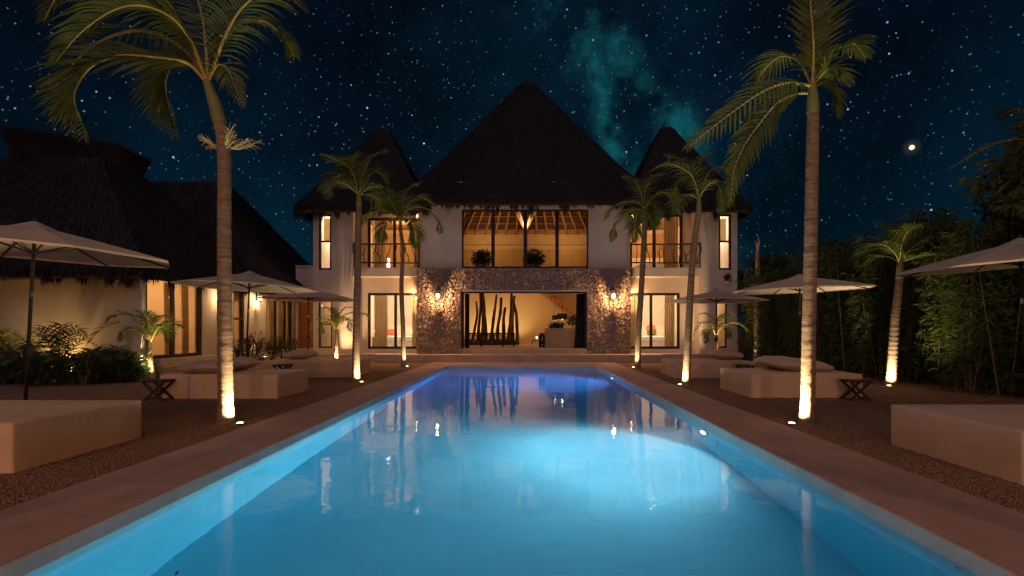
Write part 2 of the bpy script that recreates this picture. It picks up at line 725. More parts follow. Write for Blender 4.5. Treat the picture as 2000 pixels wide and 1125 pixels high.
gm = ring(MB(), -700, 700, -700, 900, DXL + .03, DXR - .03, DYN + .03, DYF - .03, -.02)
tag(gm.build('ground', 'gravel'), kind='structure')

dk = MB()
for a in ((DXL, DXR, DYN, PYN), (DXL, DXR, PYF, DYF), (DXL, PXL, PYN, PYF), (PXR, DXR, PYN, PYF)):
    dk.box(a[0], a[1], a[2], a[3], -.16, 0)
dko = dk.build('pool_deck', 'deck')
tag(dko, kind='structure')

# rounded pale coping band under the deck edge, and the basin
cp = MB()
ov = .035
for (x0, x1, y0, y1) in ((PXL - .15, PXL + ov, PYN, PYF), (PXR - ov, PXR + .15, PYN, PYF),
                         (PXL + ov, PXR - ov, PYF - ov, PYF + .15), (PXL + ov, PXR - ov, PYN - .15, PYN + ov)):
    cp.box(x0, x1, y0, y1, -.30, -.008)
cpo = cp.build('pool_coping', 'coping', bevel=.012)
tag(cpo, kind='structure')
bs = MB()
x0, x1, y0, y1 = PXL, PXR, PYN, PYF
zt = -.29
bs.poly([(x0, y0, FZ), (x1, y0, FZ), (x1, y1, FZ), (x0, y1, FZ)])
bs.poly([(x0, y0, zt), (x0, y0, FZ), (x0, y1, FZ), (x0, y1, zt)])
bs.poly([(x1, y1, zt), (x1, y1, FZ), (x1, y0, FZ), (x1, y0, zt)])
bs.poly([(x0, y1, zt), (x0, y1, FZ), (x1, y1, FZ), (x1, y1, zt)])
bs.poly([(x1, y0, zt), (x1, y0, FZ), (x0, y0, FZ), (x0, y0, zt)])
pool = tag(bs.build('pool_basin', 'basin'), kind='structure')
for k in range(4):
    st_ = MB().box(x0 + .002, x1 - .002, y1 - .45 * (4 - k), y1 - .002 - .45 * (3 - k), FZ + .002, WZ - .22 - .28 * (3 - k))
    st_.build('step', 'basin', pool, bevel=.02)
wt = MB().box(PXL - .02, PXR + .02, PYN - .02, PYF + .02, FZ - .02, WZ)
wo = wt.build('pool_water', 'water')
tag(wo, kind='structure')

# lamps in the right-hand pool wall
for k, (ly, lz, en, cl, lab) in enumerate(((8.35, -.58, 1750, (.85, .90, 1.0), 'round white lamp in the pool wall nearer the camera'),
                                           (17.2, -.58, 2100, (.22, .34, 1.0), 'round white lamp in the pool wall nearer the house'),
                                           (-.6, -.58, 700, (.20, .80, 1.0), 'round white lamp in the pool wall beyond the picture'))):
    e_ = empty('pool_lamp', (PXR, ly, lz), lab, 'lamp', 'lamps in the pool wall')
    MB().tube([(PXR - .002, ly, lz), (PXR - .05, ly, lz)], [.15, .13], 20).build('ring', 'white', e_)
    MB().tube([(PXR - .051, ly, lz), (PXR - .07, ly, lz)], [.105, .08], 20).build('lens', 'poolB', e_)
    light('pool_lamp_light', 'SPOT', (PXR - .10, ly, lz), en, cl, e_, aim=(PXR - 2.3, ly - (.75 if k == 0 else .2), lz - .66),
          spot_size=R(144), spot_blend=1.0, shadow_soft_size=.12)

# terrace in front of the house
tr_ = MB()
tr_.box(-6.9, 6.24, 23.2 + .004, 24.05, -.02, .335)
tr_.box(-11.6, 9.9, 24.05, 25.3, -.02, .331)
tag(tr_.build('terrace', 'terrace', bevel=.012), kind='structure')

# loose pebbles lying on the gravel near the camera (nobody could count them)
rng = np.random.default_rng(3)


def pebbles(n, x0, x1, y0, y1, s0, s1, avoid):
    base = np.array([(1, 0, 0), (-1, 0, 0), (0, 1, 0), (0, -1, 0), (0, 0, 1), (0, 0, -.3)], float)
    tri = np.array([(0, 2, 4), (2, 1, 4), (1, 3, 4), (3, 0, 4), (2, 0, 5), (1, 2, 5), (3, 1, 5), (0, 3, 5)])
    p = np.stack([rng.uniform(x0, x1, n), y0 + (y1 - y0) * rng.uniform(0, 1, n) ** 1.5, np.full(n, -.012)], 1)
    for (a, b, c, d) in avoid:
        p = p[~((p[:, 0] > a) & (p[:, 0] < b) & (p[:, 1] > c) & (p[:, 1] < d))]
    n = len(p)
    s = rng.uniform(s0, s1, n)[:, None, None] * rng.uniform(.65, 1.2, (n, 1, 3))
    ang = rng.uniform(0, 6.28, n)
    v = base[None] * s
    c, sn = np.cos(ang)[:, None], np.sin(ang)[:, None]
    v = np.stack([v[:, :, 0] * c - v[:, :, 1] * sn, v[:, :, 0] * sn + v[:, :, 1] * c, v[:, :, 2] * .8], 2) + p[:, None, :]
    f = tri[None] + (np.arange(n) * 6)[:, None, None]
    return v.reshape(-1, 3), f.reshape(-1, 3)


BEDS = [(-7.85, -5.25, 5.23, 7.0), (-7.85, -5.32, 10.95, 12.5), (-7.9, -5.38, 15.95, 17.65),
        (4.68, 7.2, 4.82, 6.59), (4.88, 7.3, 11.1, 12.9), (4.56, 7.0, 15.65, 17.3)]
V_, F_, o_ = [], [], 0
for args in ((26000, -6.6, DXL - .005, 3.3, 9.5, .007, .015), (26000, DXR + .005, 6.4, 3.3, 9.5, .007, .015),
             (16000, -10.5, DXL - .005, 6.5, 19, .010, .019), (16000, DXR + .005, 10.5, 6.5, 19, .010, .019)):
    v, f = pebbles(*args, BEDS)
    V_.append(v)
    F_.append(f + o_)
    o_ += len(v)
me = bpy.data.meshes.new('loose_gravel')
me.from_pydata(np.concatenate(V_).tolist(), [], np.concatenate(F_).tolist())
me.materials.append(M['pebble'])
go = bpy.data.objects.new('loose_gravel', me)
COL.objects.link(go)
tag(go, 'loose brown gravel spread beside the pool deck', 'gravel', kind='stuff')

# ============================================================ roofs
def thatch_roof(parent, name, x0, x1, y0, y1, ze, rx0, rx1, ry0, ry1, zr, flare=.10, thick=.28, straws=9000, fringe=True, seed=1,
                inner='inthatch', fl=.42):
    """hipped palm-thatch roof: outer skin, inner skin, loose straw and a ragged eave fringe"""
    rn = random.Random(seed)
    NC, NR = 26, 16

    def prof(t):
        return t, t - flare * math.sin(math.pi * t) * (1 - t)
    eav = [(x0, y0), (x1, y0), (x1, y1), (x0, y1)]
    rid = [(rx0, ry0), (rx1, ry0), (rx1, ry1), (rx0, ry1)]

    def pt(sd, u, t):
        a, b = eav[sd], eav[(sd + 1) % 4]
        c, d = rid[sd], rid[(sd + 1) % 4]
        h, z = prof(t)
        ex, ey = a[0] + (b[0] - a[0]) * u, a[1] + (b[1] - a[1]) * u
        qx, qy = c[0] + (d[0] - c[0]) * u, c[1] + (d[1] - c[1]) * u
        return Vector((ex + (qx - ex) * h, ey + (qy - ey) * h, ze + (zr - ze) * z))
    mb = MB()
    for sd in range(4):
        i0 = len(mb.v)
        for r_ in range(NR + 1):
            for c_ in range(NC + 1):
                p = pt(sd, c_ / NC, r_ / NR)
                if 0 < r_:
                    p += Vector((rn.gauss(0, .02), rn.gauss(0, .02), rn.gauss(0, .035)))
                mb.v.append(tuple(p))
        for r_ in range(NR):
            for c_ in range(NC):
                a = i0 + r_ * (NC + 1) + c_
                mb.f.append((a, a + 1, a + NC + 2, a + NC + 1))
    # top cap and eave rim
    mb.poly([(*rid[k], zr) for k in range(4)])
    ro = mb.build(name, 'thatch', parent, smooth=True)
    ib = MB()
    for sd in range(4):
        i0 = len(ib.v)
        for r_ in range(5):
            for c_ in range(9):
                p = pt(sd, .02 + .96 * c_ / 8, r_ / 4)
                ib.v.append((p.x, p.y, p.z - thick))
        for r_ in range(4):
            for c_ in range(8):
                a = i0 + r_ * 9 + c_
                ib.f.append((a, a + 9, a + 10, a + 1))
    ib.build('inner_thatch', inner, ro)
    sb = MB()
    for k in range(straws):
        sd = rn.choice((0, 0, 1, 3)) if rn.random() < .85 else 2
        t = 1 - math.sqrt(rn.random()) if rn.random() < .7 else rn.random()
        u = rn.random()
        a = pt(sd, u, min(.99, t + .05))
        b = pt(sd, u, t)
        d = (b - a).normalized()
        L = rn.uniform(.25, .75)
        e_ = Vector((eav[(sd + 1) % 4][0] - eav[sd][0], eav[(sd + 1) % 4][1] - eav[sd][1], 0)).normalized()
        n = e_.cross(a - b).normalized()
        if n.z < 0:
            n = -n
        d = (d + e_ * rn.gauss(0, .10) + n * rn.uniform(0, .10)).normalized()
        p = a + n * rn.uniform(.0, .03)
        sb.ribbon([p, p + d * L * .6, p + d * L + n * .02], [.014, .012, .003], e_)
    sb.build('loose_straw', 'straw', ro, kind='stuff')
    if fringe:
        fb = MB()
        for sd in (0, 1, 3):
            a, b = Vector((*eav[sd], 0)), Vector((*eav[(sd + 1) % 4], 0))
            e_ = (b - a).normalized()
            ln = (b - a).length
            tufts = []
            w0 = 0
            while w0 < ln + .5:
                tufts.append((w0, rn.uniform(.10, .42), rn.choice((.35, .55, .75, 1.0, 1.35)) * rn.uniform(.8, 1.15)))
                w0 += tufts[-1][1] * .8
            for k in range(int(ln * 300)):
                s_ = rn.random()
                p = pt(sd, s_, rn.uniform(0, .05))
                w_ = s_ * ln
                near_ = [tf for tf in tufts if tf[0] - .02 <= w_ <= tf[0] + tf[1]]
                tf = rn.choice(near_) if near_ else (w_, .2, .5)
                mid = 1 - abs((w_ - tf[0]) / tf[1] - .5) * 1.3
                L = fl * tf[2] * (.35 + .65 * max(0, mid)) * rn.uniform(.72, 1.08)
                inn = Vector((-e_.y, e_.x, 0))
                off = rn.uniform(-.05, .20)
                p = p + inn * off + Vector((0, 0, -.02 + .02 * off))
                dn = Vector((rn.gauss(0, .05), rn.gauss(0, .05), -1))
                fb.ribbon([p, p + dn * L * .55, p + dn * L - inn * rn.uniform(-.03, .05)], [.017, .014, .003], e_)
        fb.build('eave_fringe', 'straw', ro, kind='stuff')
        # the thick underside of the eave
        ub = MB()
        for sd in range(4):
            a, b = pt(sd, 0, 0), pt(sd, 1, 0)
            c = pt(sd, .97, .10) - Vector((0, 0, thick * .9))
            d = pt(sd, .03, .10) - Vector((0, 0, thick * .9))
            ub.poly([a, d, c, b])
        ub.build('eave_underside', 'thatch', ro)
    return ro
# ============================================================ main house
villa = empty('villa', (0, 24.5, 0), 'two-storey pale villa with three peaked thatched roofs at the end of the pool', 'house')
HX0, HX1 = -10.2, 10.1
LB, RB = -8.28, 8.26          # outer edges of the recessed bays
LP, RP = -5.12, 4.97          # edges of the central block

wl_ = MB()
wall(wl_, 'x', HX0, LB, .332, 7.75, 24.5, 24.8, [(-9.95, -9.33, 4.34, 7.01), (-9.95, -9.30, .60, 2.92)])
wl_.build('front_wall', 'wall', villa)
wl_ = MB()
wall(wl_, 'x', RB, HX1, .332, 7.75, 24.5, 24.8, [(9.21, 9.82, 4.34, 7.01), (9.08, 9.62, .60, 2.92)])
wl_.build('front_wall', 'wall', villa)
lw = MB()
wall(lw, 'x', LB, -5.225, .332, 4.02, 25.2, 25.45, [(-7.81, -5.24, .53, 3.29)])
lw.build('bay_wall', 'wall', villa)
lw = MB()
wall(lw, 'x', 4.965, RB, .332, 4.02, 25.2, 25.45, [(5.0, 7.56, .53, 3.29)])
lw.build('bay_wall', 'wall', villa)
uw = MB()
wall(uw, 'x', LB, LP, 4.442, 7.75, 26.2, 26.4, [(-8.12, -5.32, 4.46, 7.2)])
uw.build('balcony_wall', 'wall', villa)
uw = MB()
wall(uw, 'x', RP, RB, 4.442, 7.75, 26.2, 26.4, [(5.17, 8.0, 4.46, 7.4)])
uw.build('balcony_wall', 'wall', villa)
cw = MB()
wall(cw, 'x', LP, RP, 4.415, 8.6, 24.6, 24.9, [(-3.10, 2.98, 4.44, 7.25)])
cw.build('upper_wall', 'wall', villa)
MB().box(HX0, HX0 + .25, 24.8, 31, .332, 7.75).build('side_wall', 'wall', villa)
MB().box(HX1 - .25, HX1, 24.8, 31, .332, 7.75).build('side_wall', 'wall', villa)
MB().box(LB, LB + .15, 24.8, 26.2, 4.442, 7.75).build('side_wall', 'wall', villa)
MB().box(RB - .15, RB, 24.8, 26.2, 4.442, 7.75).build('side_wall', 'wall', villa)
MB().box(LB - .15, LB, 24.8, 25.2, .332, 4.02).build('side_wall', 'wall', villa)
MB().box(RB, RB + .15, 24.8, 25.2, .332, 4.02).build('side_wall', 'wall', villa)
MB().box(LP - .1, LP + .1, 24.9, 36, .332, 7.9).build('partition_wall', 'hall', villa)
MB().box(RP - .1, RP + .1, 24.9, 36, .332, 7.9).build('partition_wall', 'hall', villa)
MB().box(HX0 + .25, LP - .1, 30.5, 30.7, .332, 7.75).build('partition_wall', 'inner', villa)
MB().box(RP + .1, HX1 - .25, 30.5, 30.7, .332, 7.75).build('partition_wall', 'inner', villa)
MB().box(-8.75, -8.6, 26.42, 30.5, 4.442, 7.3).build('partition_wall', 'inner', villa)
MB().box(8.6, 8.75, 26.42, 30.5, 4.442, 7.3).build('partition_wall', 'inner', villa)
MB().box(-8.75, -8.6, 25.47, 30.5, .56, 4.02).build('partition_wall', 'inner', villa)
MB().box(8.6, 8.75, 25.47, 30.5, .56, 4.02).build('partition_wall', 'inner', villa)
MB().box(LP + .1, RP - .1, 33.8, 34.0, .332, 4.02).build('partition_wall', 'hall', villa)
MB().box(LP + .1, RP - .1, 35.5, 35.7, 4.442, 8.12).build('partition_wall', 'hall', villa)
fs = MB()
fs.box(LB + .002, LP - .102, 24.40, 30.5, 4.02, 4.44)
fs.build('balcony_slab', 'wall', villa, bevel=.008)
fs = MB()
fs.box(RP + .102, RB - .002, 24.40, 30.5, 4.02, 4.44)
fs.build('balcony_slab', 'wall', villa, bevel=.008)
MB().box(LP + .1, RP - .1, 24.91, 35.5, 4.02, 4.44).build('upper_floor', 'stair', villa)
MB().box(HX0 + .25, LB - .15, 24.81, 30.5, 4.02, 4.44).build('upper_floor', 'inner', villa)
MB().box(RB + .15, HX1 - .25, 24.81, 30.5, 4.02, 4.44).build('upper_floor', 'inner', villa)
MB().box(LP + .1, RP - .1, 24.92, 33.8, .332, .57).build('ground_floor', 'terrace', villa)
MB().box(HX0 + .25, LP - .1, 25.46, 30.5, .332, .545).build('ground_floor', 'terrace', villa)
MB().box(RP + .1, HX1 - .25, 25.46, 30.5, .332, .545).build('ground_floor', 'terrace', villa)
MB().box(HX0 + .25, LP - .1, 26.4, 30.5, 7.42, 7.5).build('ceiling', 'timber', villa)
MB().box(RP + .1, HX1 - .25, 26.4, 30.5, 7.42, 7.5).build('ceiling', 'timber', villa)
MB().box(-3.11, 2.89, 24.33, 24.915, .336, .57).build('door_step', 'terrace', villa, bevel=.01)

# ---- rubble-stone portal: every stone its own piece
portal = MB()
wall(portal, 'x', -5.22, 4.96, .332, 4.41, 24.36, 24.62, [(-3.11, 2.89, .32, 3.32)])
wall(portal, 'x', -5.215, 4.955, .332, 4.405, 24.62, 24.88, [(-3.11, 2.89, .32, 3.32)])
po = portal.build('stone_portal', 'mortar', villa)
MB().box(-3.13, 2.91, 24.30, 24.86, 3.305, 3.345).build('lintel', 'coping', po)


def clip(poly, nx, nz, d):
    """keep the side where nx*x + nz*z <= d"""
    res = []
    for k in range(len(poly)):
        a, b = poly[k], poly[(k + 1) % len(poly)]
        da, db = nx * a[0] + nz * a[1] - d, nx * b[0] + nz * b[1] - d
        if da <= 0:
            res.append(a)
        if (da < 0 < db) or (db < 0 < da):
            t = da / (da - db)
            res.append((a[0] + (b[0] - a[0]) * t, a[1] + (b[1] - a[1]) * t))
    return res


def rubble(parent, x0, x1, z0, z1, hole, y, n, seed):
    rn = random.Random(seed)
    sites = []
    tries = 0
    while len(sites) < n and tries < 60000:
        tries += 1
        p = (rn.uniform(x0, x1), rn.uniform(z0, z1))
        if hole and hole[0] < p[0] < hole[1] and p[1] < hole[3]:
            continue
        dmin = rn.choice((.10, .13, .17, .22))
        if all((p[0] - q[0]) ** 2 + (p[1] - q[1]) ** 2 > dmin * dmin for q in sites):
            sites.append(p)
    stones = []
    for i, p in enumerate(sites):
        poly = [(x0, z0), (x1, z0), (x1, z1), (x0, z1)]
        near = sorted(((q[0] - p[0]) ** 2 + (q[1] - p[1]) ** 2, j) for j, q in enumerate(sites) if j != i)[:22]
        for d2, j in near:
            q = sites[j]
            nx, nz = q[0] - p[0], q[1] - p[1]
            mid = (nx * (p[0] + q[0]) + nz * (p[1] + q[1])) / 2
            poly = clip(poly, nx, nz, mid)
        if hole:
            if p[1] < hole[3]:
                poly = clip(poly, 1, 0, hole[0]) if p[0] < hole[0] else clip(poly, -1, 0, -hole[1])
            elif hole[0] < p[0] < hole[1]:
                poly = clip(poly, 0, -1, -hole[3])
        if len(poly) >= 3:
            cx = sum(a[0] for a in poly) / len(poly)
            cz = sum(a[1] for a in poly) / len(poly)
            area = abs(sum(poly[k][0] * poly[(k + 1) % len(poly)][1] - poly[(k + 1) % len(poly)][0] * poly[k][1] for k in range(len(poly)))) / 2
            stones.append((area, cx, cz, poly))
    stones.sort(key=lambda s_: -s_[0])
    rest = MB()
    for k, (area, cx, cz, poly) in enumerate(stones):
        mb = MB() if k < 300 else rest
        r = math.sqrt(area / math.pi)
        gap = max(.35, 1 - .009 / max(r, .02))
        prot = rn.uniform(.025, .085)
        tx, tz = rn.gauss(0, .10), rn.gauss(0, .10)
        m = len(poly)
        i0 = len(mb.v)
        for (sc_, dep) in ((gap, 0.03), (gap, -prot * .45), (gap * .80, -prot)):
            for a in poly:
                dx, dz = (a[0] - cx) * sc_, (a[1] - cz) * sc_
                jit = rn.gauss(0, .006) if dep < 0 else 0
                mb.v.append((cx + dx, y + dep + jit + ((tx * dx + tz * dz) if dep < 0 else 0), cz + dz))
        mb.v.append((cx + rn.gauss(0, .01), y - prot - rn.uniform(0, .012), cz + rn.gauss(0, .01)))
        for lv in range(2):
            for j in range(m):
                a = i0 + lv * m + j
                b = i0 + lv * m + (j + 1) % m
                mb.f.append((a, b, b + m, a + m))
        for j in range(m):
            mb.f.append((i0 + 2 * m + j, i0 + 2 * m + (j + 1) % m, i0 + 3 * m))
        if k < 300:
            mb.build('stone', SM[k % 5], parent)
    if rest.v:
        rest.build('small_stone', SM[1], parent, kind='stuff')
    print('stones', len(stones))


SM = [material('limestone_%d' % k, c, .9, .38, 7.5, .55, 30) for k, c in enumerate(
    ((.34, .25, .195), (.29, .205, .155), (.40, .295, .23), (.33, .235, .17), (.26, .195, .16)))]
rubble(po, -5.22, 4.96, .335, 4.41, (-3.11, 2.89, .3, 3.345), 24.355, 900, 5)
# returns of the portal (side faces)

# ---- windows and doors
window('window', villa, 'x', -9.95, -9.33, 4.34, 7.01, 24.6, trans=(5.71,), fw=.095)
window('window', villa, 'x', 9.21, 9.82, 4.34, 7.01, 24.6, trans=(5.71,), fw=.095)
window('window', villa, 'x', -9.95, -9.30, .60, 2.92, 24.6, trans=(1.75,), fw=.075)
window('window', villa, 'x', 9.08, 9.62, .60, 2.92, 24.6, fw=.075)
window('picture_window', villa, 'x', -3.10, 2.98, 4.44, 7.25, 24.66, mull=(-1.60, -.05, 1.476), fw=.075, mw=.17)
window('sliding_door', villa, 'x', -7.81, -5.24, .53, 3.29, 25.28, mull=(-6.45,), fw=.12, mw=.13)
window('sliding_door', villa, 'x', 5.0, 7.56, .53, 3.29, 25.28, mull=(6.15,), fw=.12, mw=.13)
window('balcony_door', villa, 'x', -8.12, -5.32, 4.46, 7.2, 26.27, mull=(-6.76,), fw=.13, mw=.14)
window('balcony_door', villa, 'x', 5.17, 8.0, 4.46, 7.4, 26.27, mull=(6.55,), fw=.13, mw=.16)
fr_ = MB()
fr_.box(-3.105, -3.02, 24.70, 24.80, .572, 3.30)
fr_.box(2.80, 2.885, 24.70, 24.80, .572, 3.30)
fr_.box(-3.02, 2.80, 24.70, 24.80, 3.24, 3.30)
fr_.build('door_frame', 'frame', villa)

# ---- balcony railings of branches
for (xa, xb, sd) in ((LB + .05, LP - .02, 11), (RP + .05, RB + .05, 23)):
    rn = random.Random(sd)
    rl = MB()
    yy = 24.50
    for zz, rr in ((5.57, .040), (4.68, .034)):
        rl.tube(curve([(xa + (xb - xa) * t, yy + rn.gauss(0, .008), zz + rn.gauss(0, .012)) for t in (0, .25, .5, .75, 1)], 10), rr, 7)
    for xx in (xa, xb):
        rl.tube([(xx, yy, 4.442), (xx, yy, 5.66)], .04, 7)
    ro = rl.build('railing', 'drift', villa, smooth=True)
    n = 9
    for k in range(n):
        x = xa + (xb - xa) * (k + .5 + rn.uniform(-.25, .25)) / n
        xt = x + rn.uniform(-.16, .16)
        b = MB()
        pts = curve([(x, yy, 4.64), (x + rn.uniform(-.07, .07), yy + .01, 4.95), (xt + rn.uniform(-.06, .06), yy, 5.25), (xt, yy, 5.6)], 9)
        b.tube(pts, [.026 - .001 * q for q in range(9)], 6)
        if rn.random() < .6:
            m_ = pts[rn.randint(3, 5)]
            b.tube([m_, m_ + Vector((rn.choice((-1, 1)) * .09, .01, .2)), m_ + Vector((rn.choice((-1, 1)) * .12, 0, .38))], [.02, .016, .012], 5)
        b.build('branch', 'drift', ro, smooth=True)

# ---- roofs
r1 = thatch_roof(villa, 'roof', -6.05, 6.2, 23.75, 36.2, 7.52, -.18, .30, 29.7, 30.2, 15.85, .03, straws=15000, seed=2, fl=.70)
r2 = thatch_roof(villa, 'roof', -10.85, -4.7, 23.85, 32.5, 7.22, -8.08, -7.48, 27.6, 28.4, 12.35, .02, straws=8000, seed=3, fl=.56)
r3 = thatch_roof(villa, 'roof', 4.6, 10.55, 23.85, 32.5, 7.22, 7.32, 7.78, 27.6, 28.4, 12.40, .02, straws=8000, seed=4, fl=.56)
r1['label'] = 'tallest thatched roof in the middle of the villa'
r2['label'] = 'lower thatched peak on the left of the villa'
r3['label'] = 'lower thatched peak on the right of the villa'
# rafters, purlins and struts seen through the big upper window
for k in range(15):
    u = -5.0 + k * 10.0 / 14
    a = Vector((u, 35.35, 8.05))
    t = .62
    b = Vector((u * (1 - t) + .05 * t, 35.35 + (30 - 35.35) * t, 8.05 + (15.3 - 8.05) * t))
    MB().tube([a, (a + b) / 2 + Vector((random.gauss(0, .03), 0, 0)), b], [.07, .06, .05], 7).build('rafter', 'timber', r1, smooth=True)
for k in range(7):
    z = 8.25 + k * .42
    t = (z - 8.05) / 7.25
    yv = 35.45 - 5.45 * t
    MB().tube([(-5.0 * (1 - t), yv, z + .06), (5.0 * (1 - t), yv, z + .06)], .035, 6).build('purlin', 'timber', r1, smooth=True)
for s_ in (-1, 1):
    for q in range(5):
        y_ = 26.2 + q * 1.9
        t = .62
        a = Vector((s_ * 5.0, y_, 8.0))
        b = Vector((s_ * 1.9, y_ * .4 + 30 * .6, 12.5))
        MB().tube([a, b], [.07, .05], 7).build('rafter', 'timber', r1, smooth=True)
MB().box(-5.0, 4.85, 35.30, 35.49, 8.125, 8.45).build('wall_beam', 'timber', r1)
MB().tube([(-.07, 31.2, 4.45), (-.05, 31.2, 7.62)], .12, 10).build('post', 'timber', r1, smooth=True)
for s_ in (-1, 1):
    MB().tube([(-.05, 31.2, 7.5), (s_ * .55 - .05, 31.2, 8.6), (s_ * 1.15 - .05, 31.2, 9.8)], [.075, .07, .07], 8).build('strut', 'timber', r1, smooth=True)
    MB().tube([(-.05, 31.2, 7.5), (s_ * .42 - .05, 30.2, 8.6), (s_ * .8 - .05, 29.4, 9.8)], [.07, .065, .06], 8).build('strut', 'timber', r1, smooth=True)

# ---- built-in cupboards along the upper back wall
cab = empty('wall_cupboard', (0, 35.2, 4.45), 'long row of pale wooden cupboard doors at the back of the upper hall', 'cupboard')
MB().box(-4.95, 4.8, 35.05, 35.49, 4.445, 7.0).build('carcass', 'timber', cab)
for k in range(12):
    x = -4.93 + k * .81
    MB().box(x, x + .79, 35.015, 35.048, 4.5, 6.98).build('cupboard_door', 'cabinet', cab, bevel=.006)
MB().box(-4.95, 4.8, 35.42, 35.49, 7.34, 7.40).build('shelf_edge', 'timber', cab)

# ---- staircase of folded wooden steps on the hall's back wall
stc = empty('staircase', (3.4, 33.2, .57), 'zigzag wooden staircase rising to the left across the back wall', 'staircase')
for k in range(14):
    x = 1.02 + k * .262
    z = 3.90 - k * .185
    if x + .36 > 4.85:
        break
    mb = MB().box(x, x + .33, 32.75, 33.79, z - .05, z)
    mb.box(x + .265, x + .33, 32.75, 33.79, z - .235, z - .051)
    mb.box(x, x + .264, 32.78, 33.79, z - .15, z - .051)
    mb.build('step', 'stair', stc)

# ---- lights that the house has
light('room_light', 'POINT', (-6.7, 27.6, 3.0), 270, (1, .84, .64), villa, shadow_soft_size=.25)
light('room_light', 'POINT', (6.5, 27.6, 3.0), 270, (1, .84, .64), villa, shadow_soft_size=.25)
light('room_light', 'POINT', (-6.8, 28.2, 6.9), 130, (1, .58, .26), villa, shadow_soft_size=.2)
light('room_light', 'POINT', (6.7, 28.4, 6.9), 130, (1, .58, .26), villa, shadow_soft_size=.2)
for s_, x in ((-1, -9.5), (1, 9.5)):
    light('room_light', 'POINT', (x, 25.9, 6.6), 240, (1, .80, .56), villa, shadow_soft_size=.2)
    light('room_light', 'POINT', (x, 27.4, 3.4), 130, (1, .72, .42), villa, shadow_soft_size=.2)
for x, y, e_ in ((-2.9, 27.6, 60), (3.3, 29.5, 95), (.4, 31.2, 50)):
    light('room_light', 'POINT', (x, y, 2.5), e_, (1, .60, .24), villa, shadow_soft_size=.25)
for x, y, z, e_ in ((-2.6, 33.2, 7.3, 110), (2.6, 33.2, 7.3, 110), (0, 29.8, 7.0, 60)):
    light('room_light', 'POINT', (x, y, z), e_, (1, .56, .22), villa, shadow_soft_size=.2)
light('strut_light', 'SPOT', (-.05, 30.6, 7.2), 160, (1, .7, .36), villa, aim=(-.05, 31.2, 9.5), spot_size=R(80), spot_blend=.7, shadow_soft_size=.05)


# ============================================================ things in the rooms
def curtain(axis, a0, a1, z0, z1, c, folds, label, mat='curtain', amp=.05, flarebot=0.0, cat='curtain', group=None):
    mb = MB()
    n = folds * 8
    for side in (0, 1):
        i0 = len(mb.v)
        for j in range(7):
            z = z0 + (z1 - z0) * j / 6
            sp = 1 + flarebot * (1 - j / 6) ** 2
            for k in range(n + 1):
                u = a1 - (a1 - a0) * sp * (1 - k / n)
                w = c + amp * math.sin(2 * math.pi * folds * k / n + .3 * math.sin(j * .8)) + side * .012
                mb.v.append((u, w, z) if axis == 'x' else (w, u, z))
        for j in range(6):
            for k in range(n):
                a = i0 + j * (n + 1) + k
                mb.f.append((a, a + 1, a + n + 2, a + n + 1))
    o = mb.build('curtain', mat, smooth=True)
    return tag(o, label, cat, group or 'curtains')


curtain('x', -7.65, -6.98, .56, 3.22, 25.75, 5, 'cream curtain gathered at the left of the lower left sliding door')
curtain('x', -5.75, -5.3, .56, 3.22, 25.75, 3, 'cream curtain at the stone pillar side of the lower left sliding door')
curtain('x', 5.1, 5.6, .56, 3.22, 25.75, 3, 'cream curtain at the stone pillar side of the lower right sliding door')
curtain('x', 6.95, 7.45, .56, 3.22, 25.75, 5, 'cream curtain gathered at the right of the lower right sliding door')
curtain('x', -8.0, -7.35, 4.46, 7.15, 26.6, 4, 'brown lit curtain at the left of the upper left balcony door')
curtain('x', -5.85, -5.4, 4.46, 7.15, 26.6, 3, 'brown lit curtain at the right of the upper left balcony door')
curtain('x', 7.15, 7.9, 4.46, 7.3, 26.6, 5, 'brown lit curtain at the right of the upper right balcony door')
curtain('x', -2.99, -2.78, .58, 3.23, 24.98, 3, 'narrow dark curtain at the left edge of the open hall', 'darkcurtain', .03)
curtain('x', 2.44, 2.84, .58, 3.23, 24.98, 4, 'dark blue curtain hanging at the right edge of the open hall', 'darkcurtain', .045, .28)
for (x0, x1, lab) in ((-9.86, -9.42, 'white blind glowing in the upper left slit window'), (9.29, 9.74, 'white blind glowing in the upper right slit window')):
    mb = MB()
    for j in range(7):
        mb.box(x0, x1, 24.95, 24.965, 5.82 + j * .155, 5.82 + j * .155 + .152)
    tag(mb.build('blind', 'curtain'), lab, 'blind', 'window blinds')

# driftwood poles along the hall's left wall
POLES = [(912, 911, 608, .10), (921, 930, 588, .09), (934, 938, 572, .11), (943, 942, 570, .16), (949, 945, 584, .13), (955, 970, 575, .10),
         (966, 965, 605, .09), (972, 979, 581, .12), (983, 987, 600, .12), (990, 999, 571, .13), (1000, 1005, 578, .11), (1011, 1001, 582, .11)]
ORD = 'first second third fourth fifth sixth seventh eighth ninth tenth eleventh twelfth'.split()
for k, (b, t, ty, r) in enumerate(POLES):
    rn = random.Random(40 + k)
    A = P(b, 671, 31.2 + rn.uniform(-.3, .3))
    A.z = .575
    B = P(t, ty, A.y + rn.uniform(-.2, .3))
    pts = curve([A, A.lerp(B, .35) + Vector((rn.gauss(0, .08), 0, 0)), A.lerp(B, .7) + Vector((rn.gauss(0, .08), 0, 0)), B], 12)
    tag(MB().tube(pts, [r * 1.05 * (1 - .45 * q / 11) * rn.uniform(.85, 1.15) for q in range(12)], 8).build('driftwood_pole', 'drift', smooth=True),
        'standing driftwood pole, %s from the left behind the hall bench' % ORD[k], 'pole', 'driftwood poles in the hall')
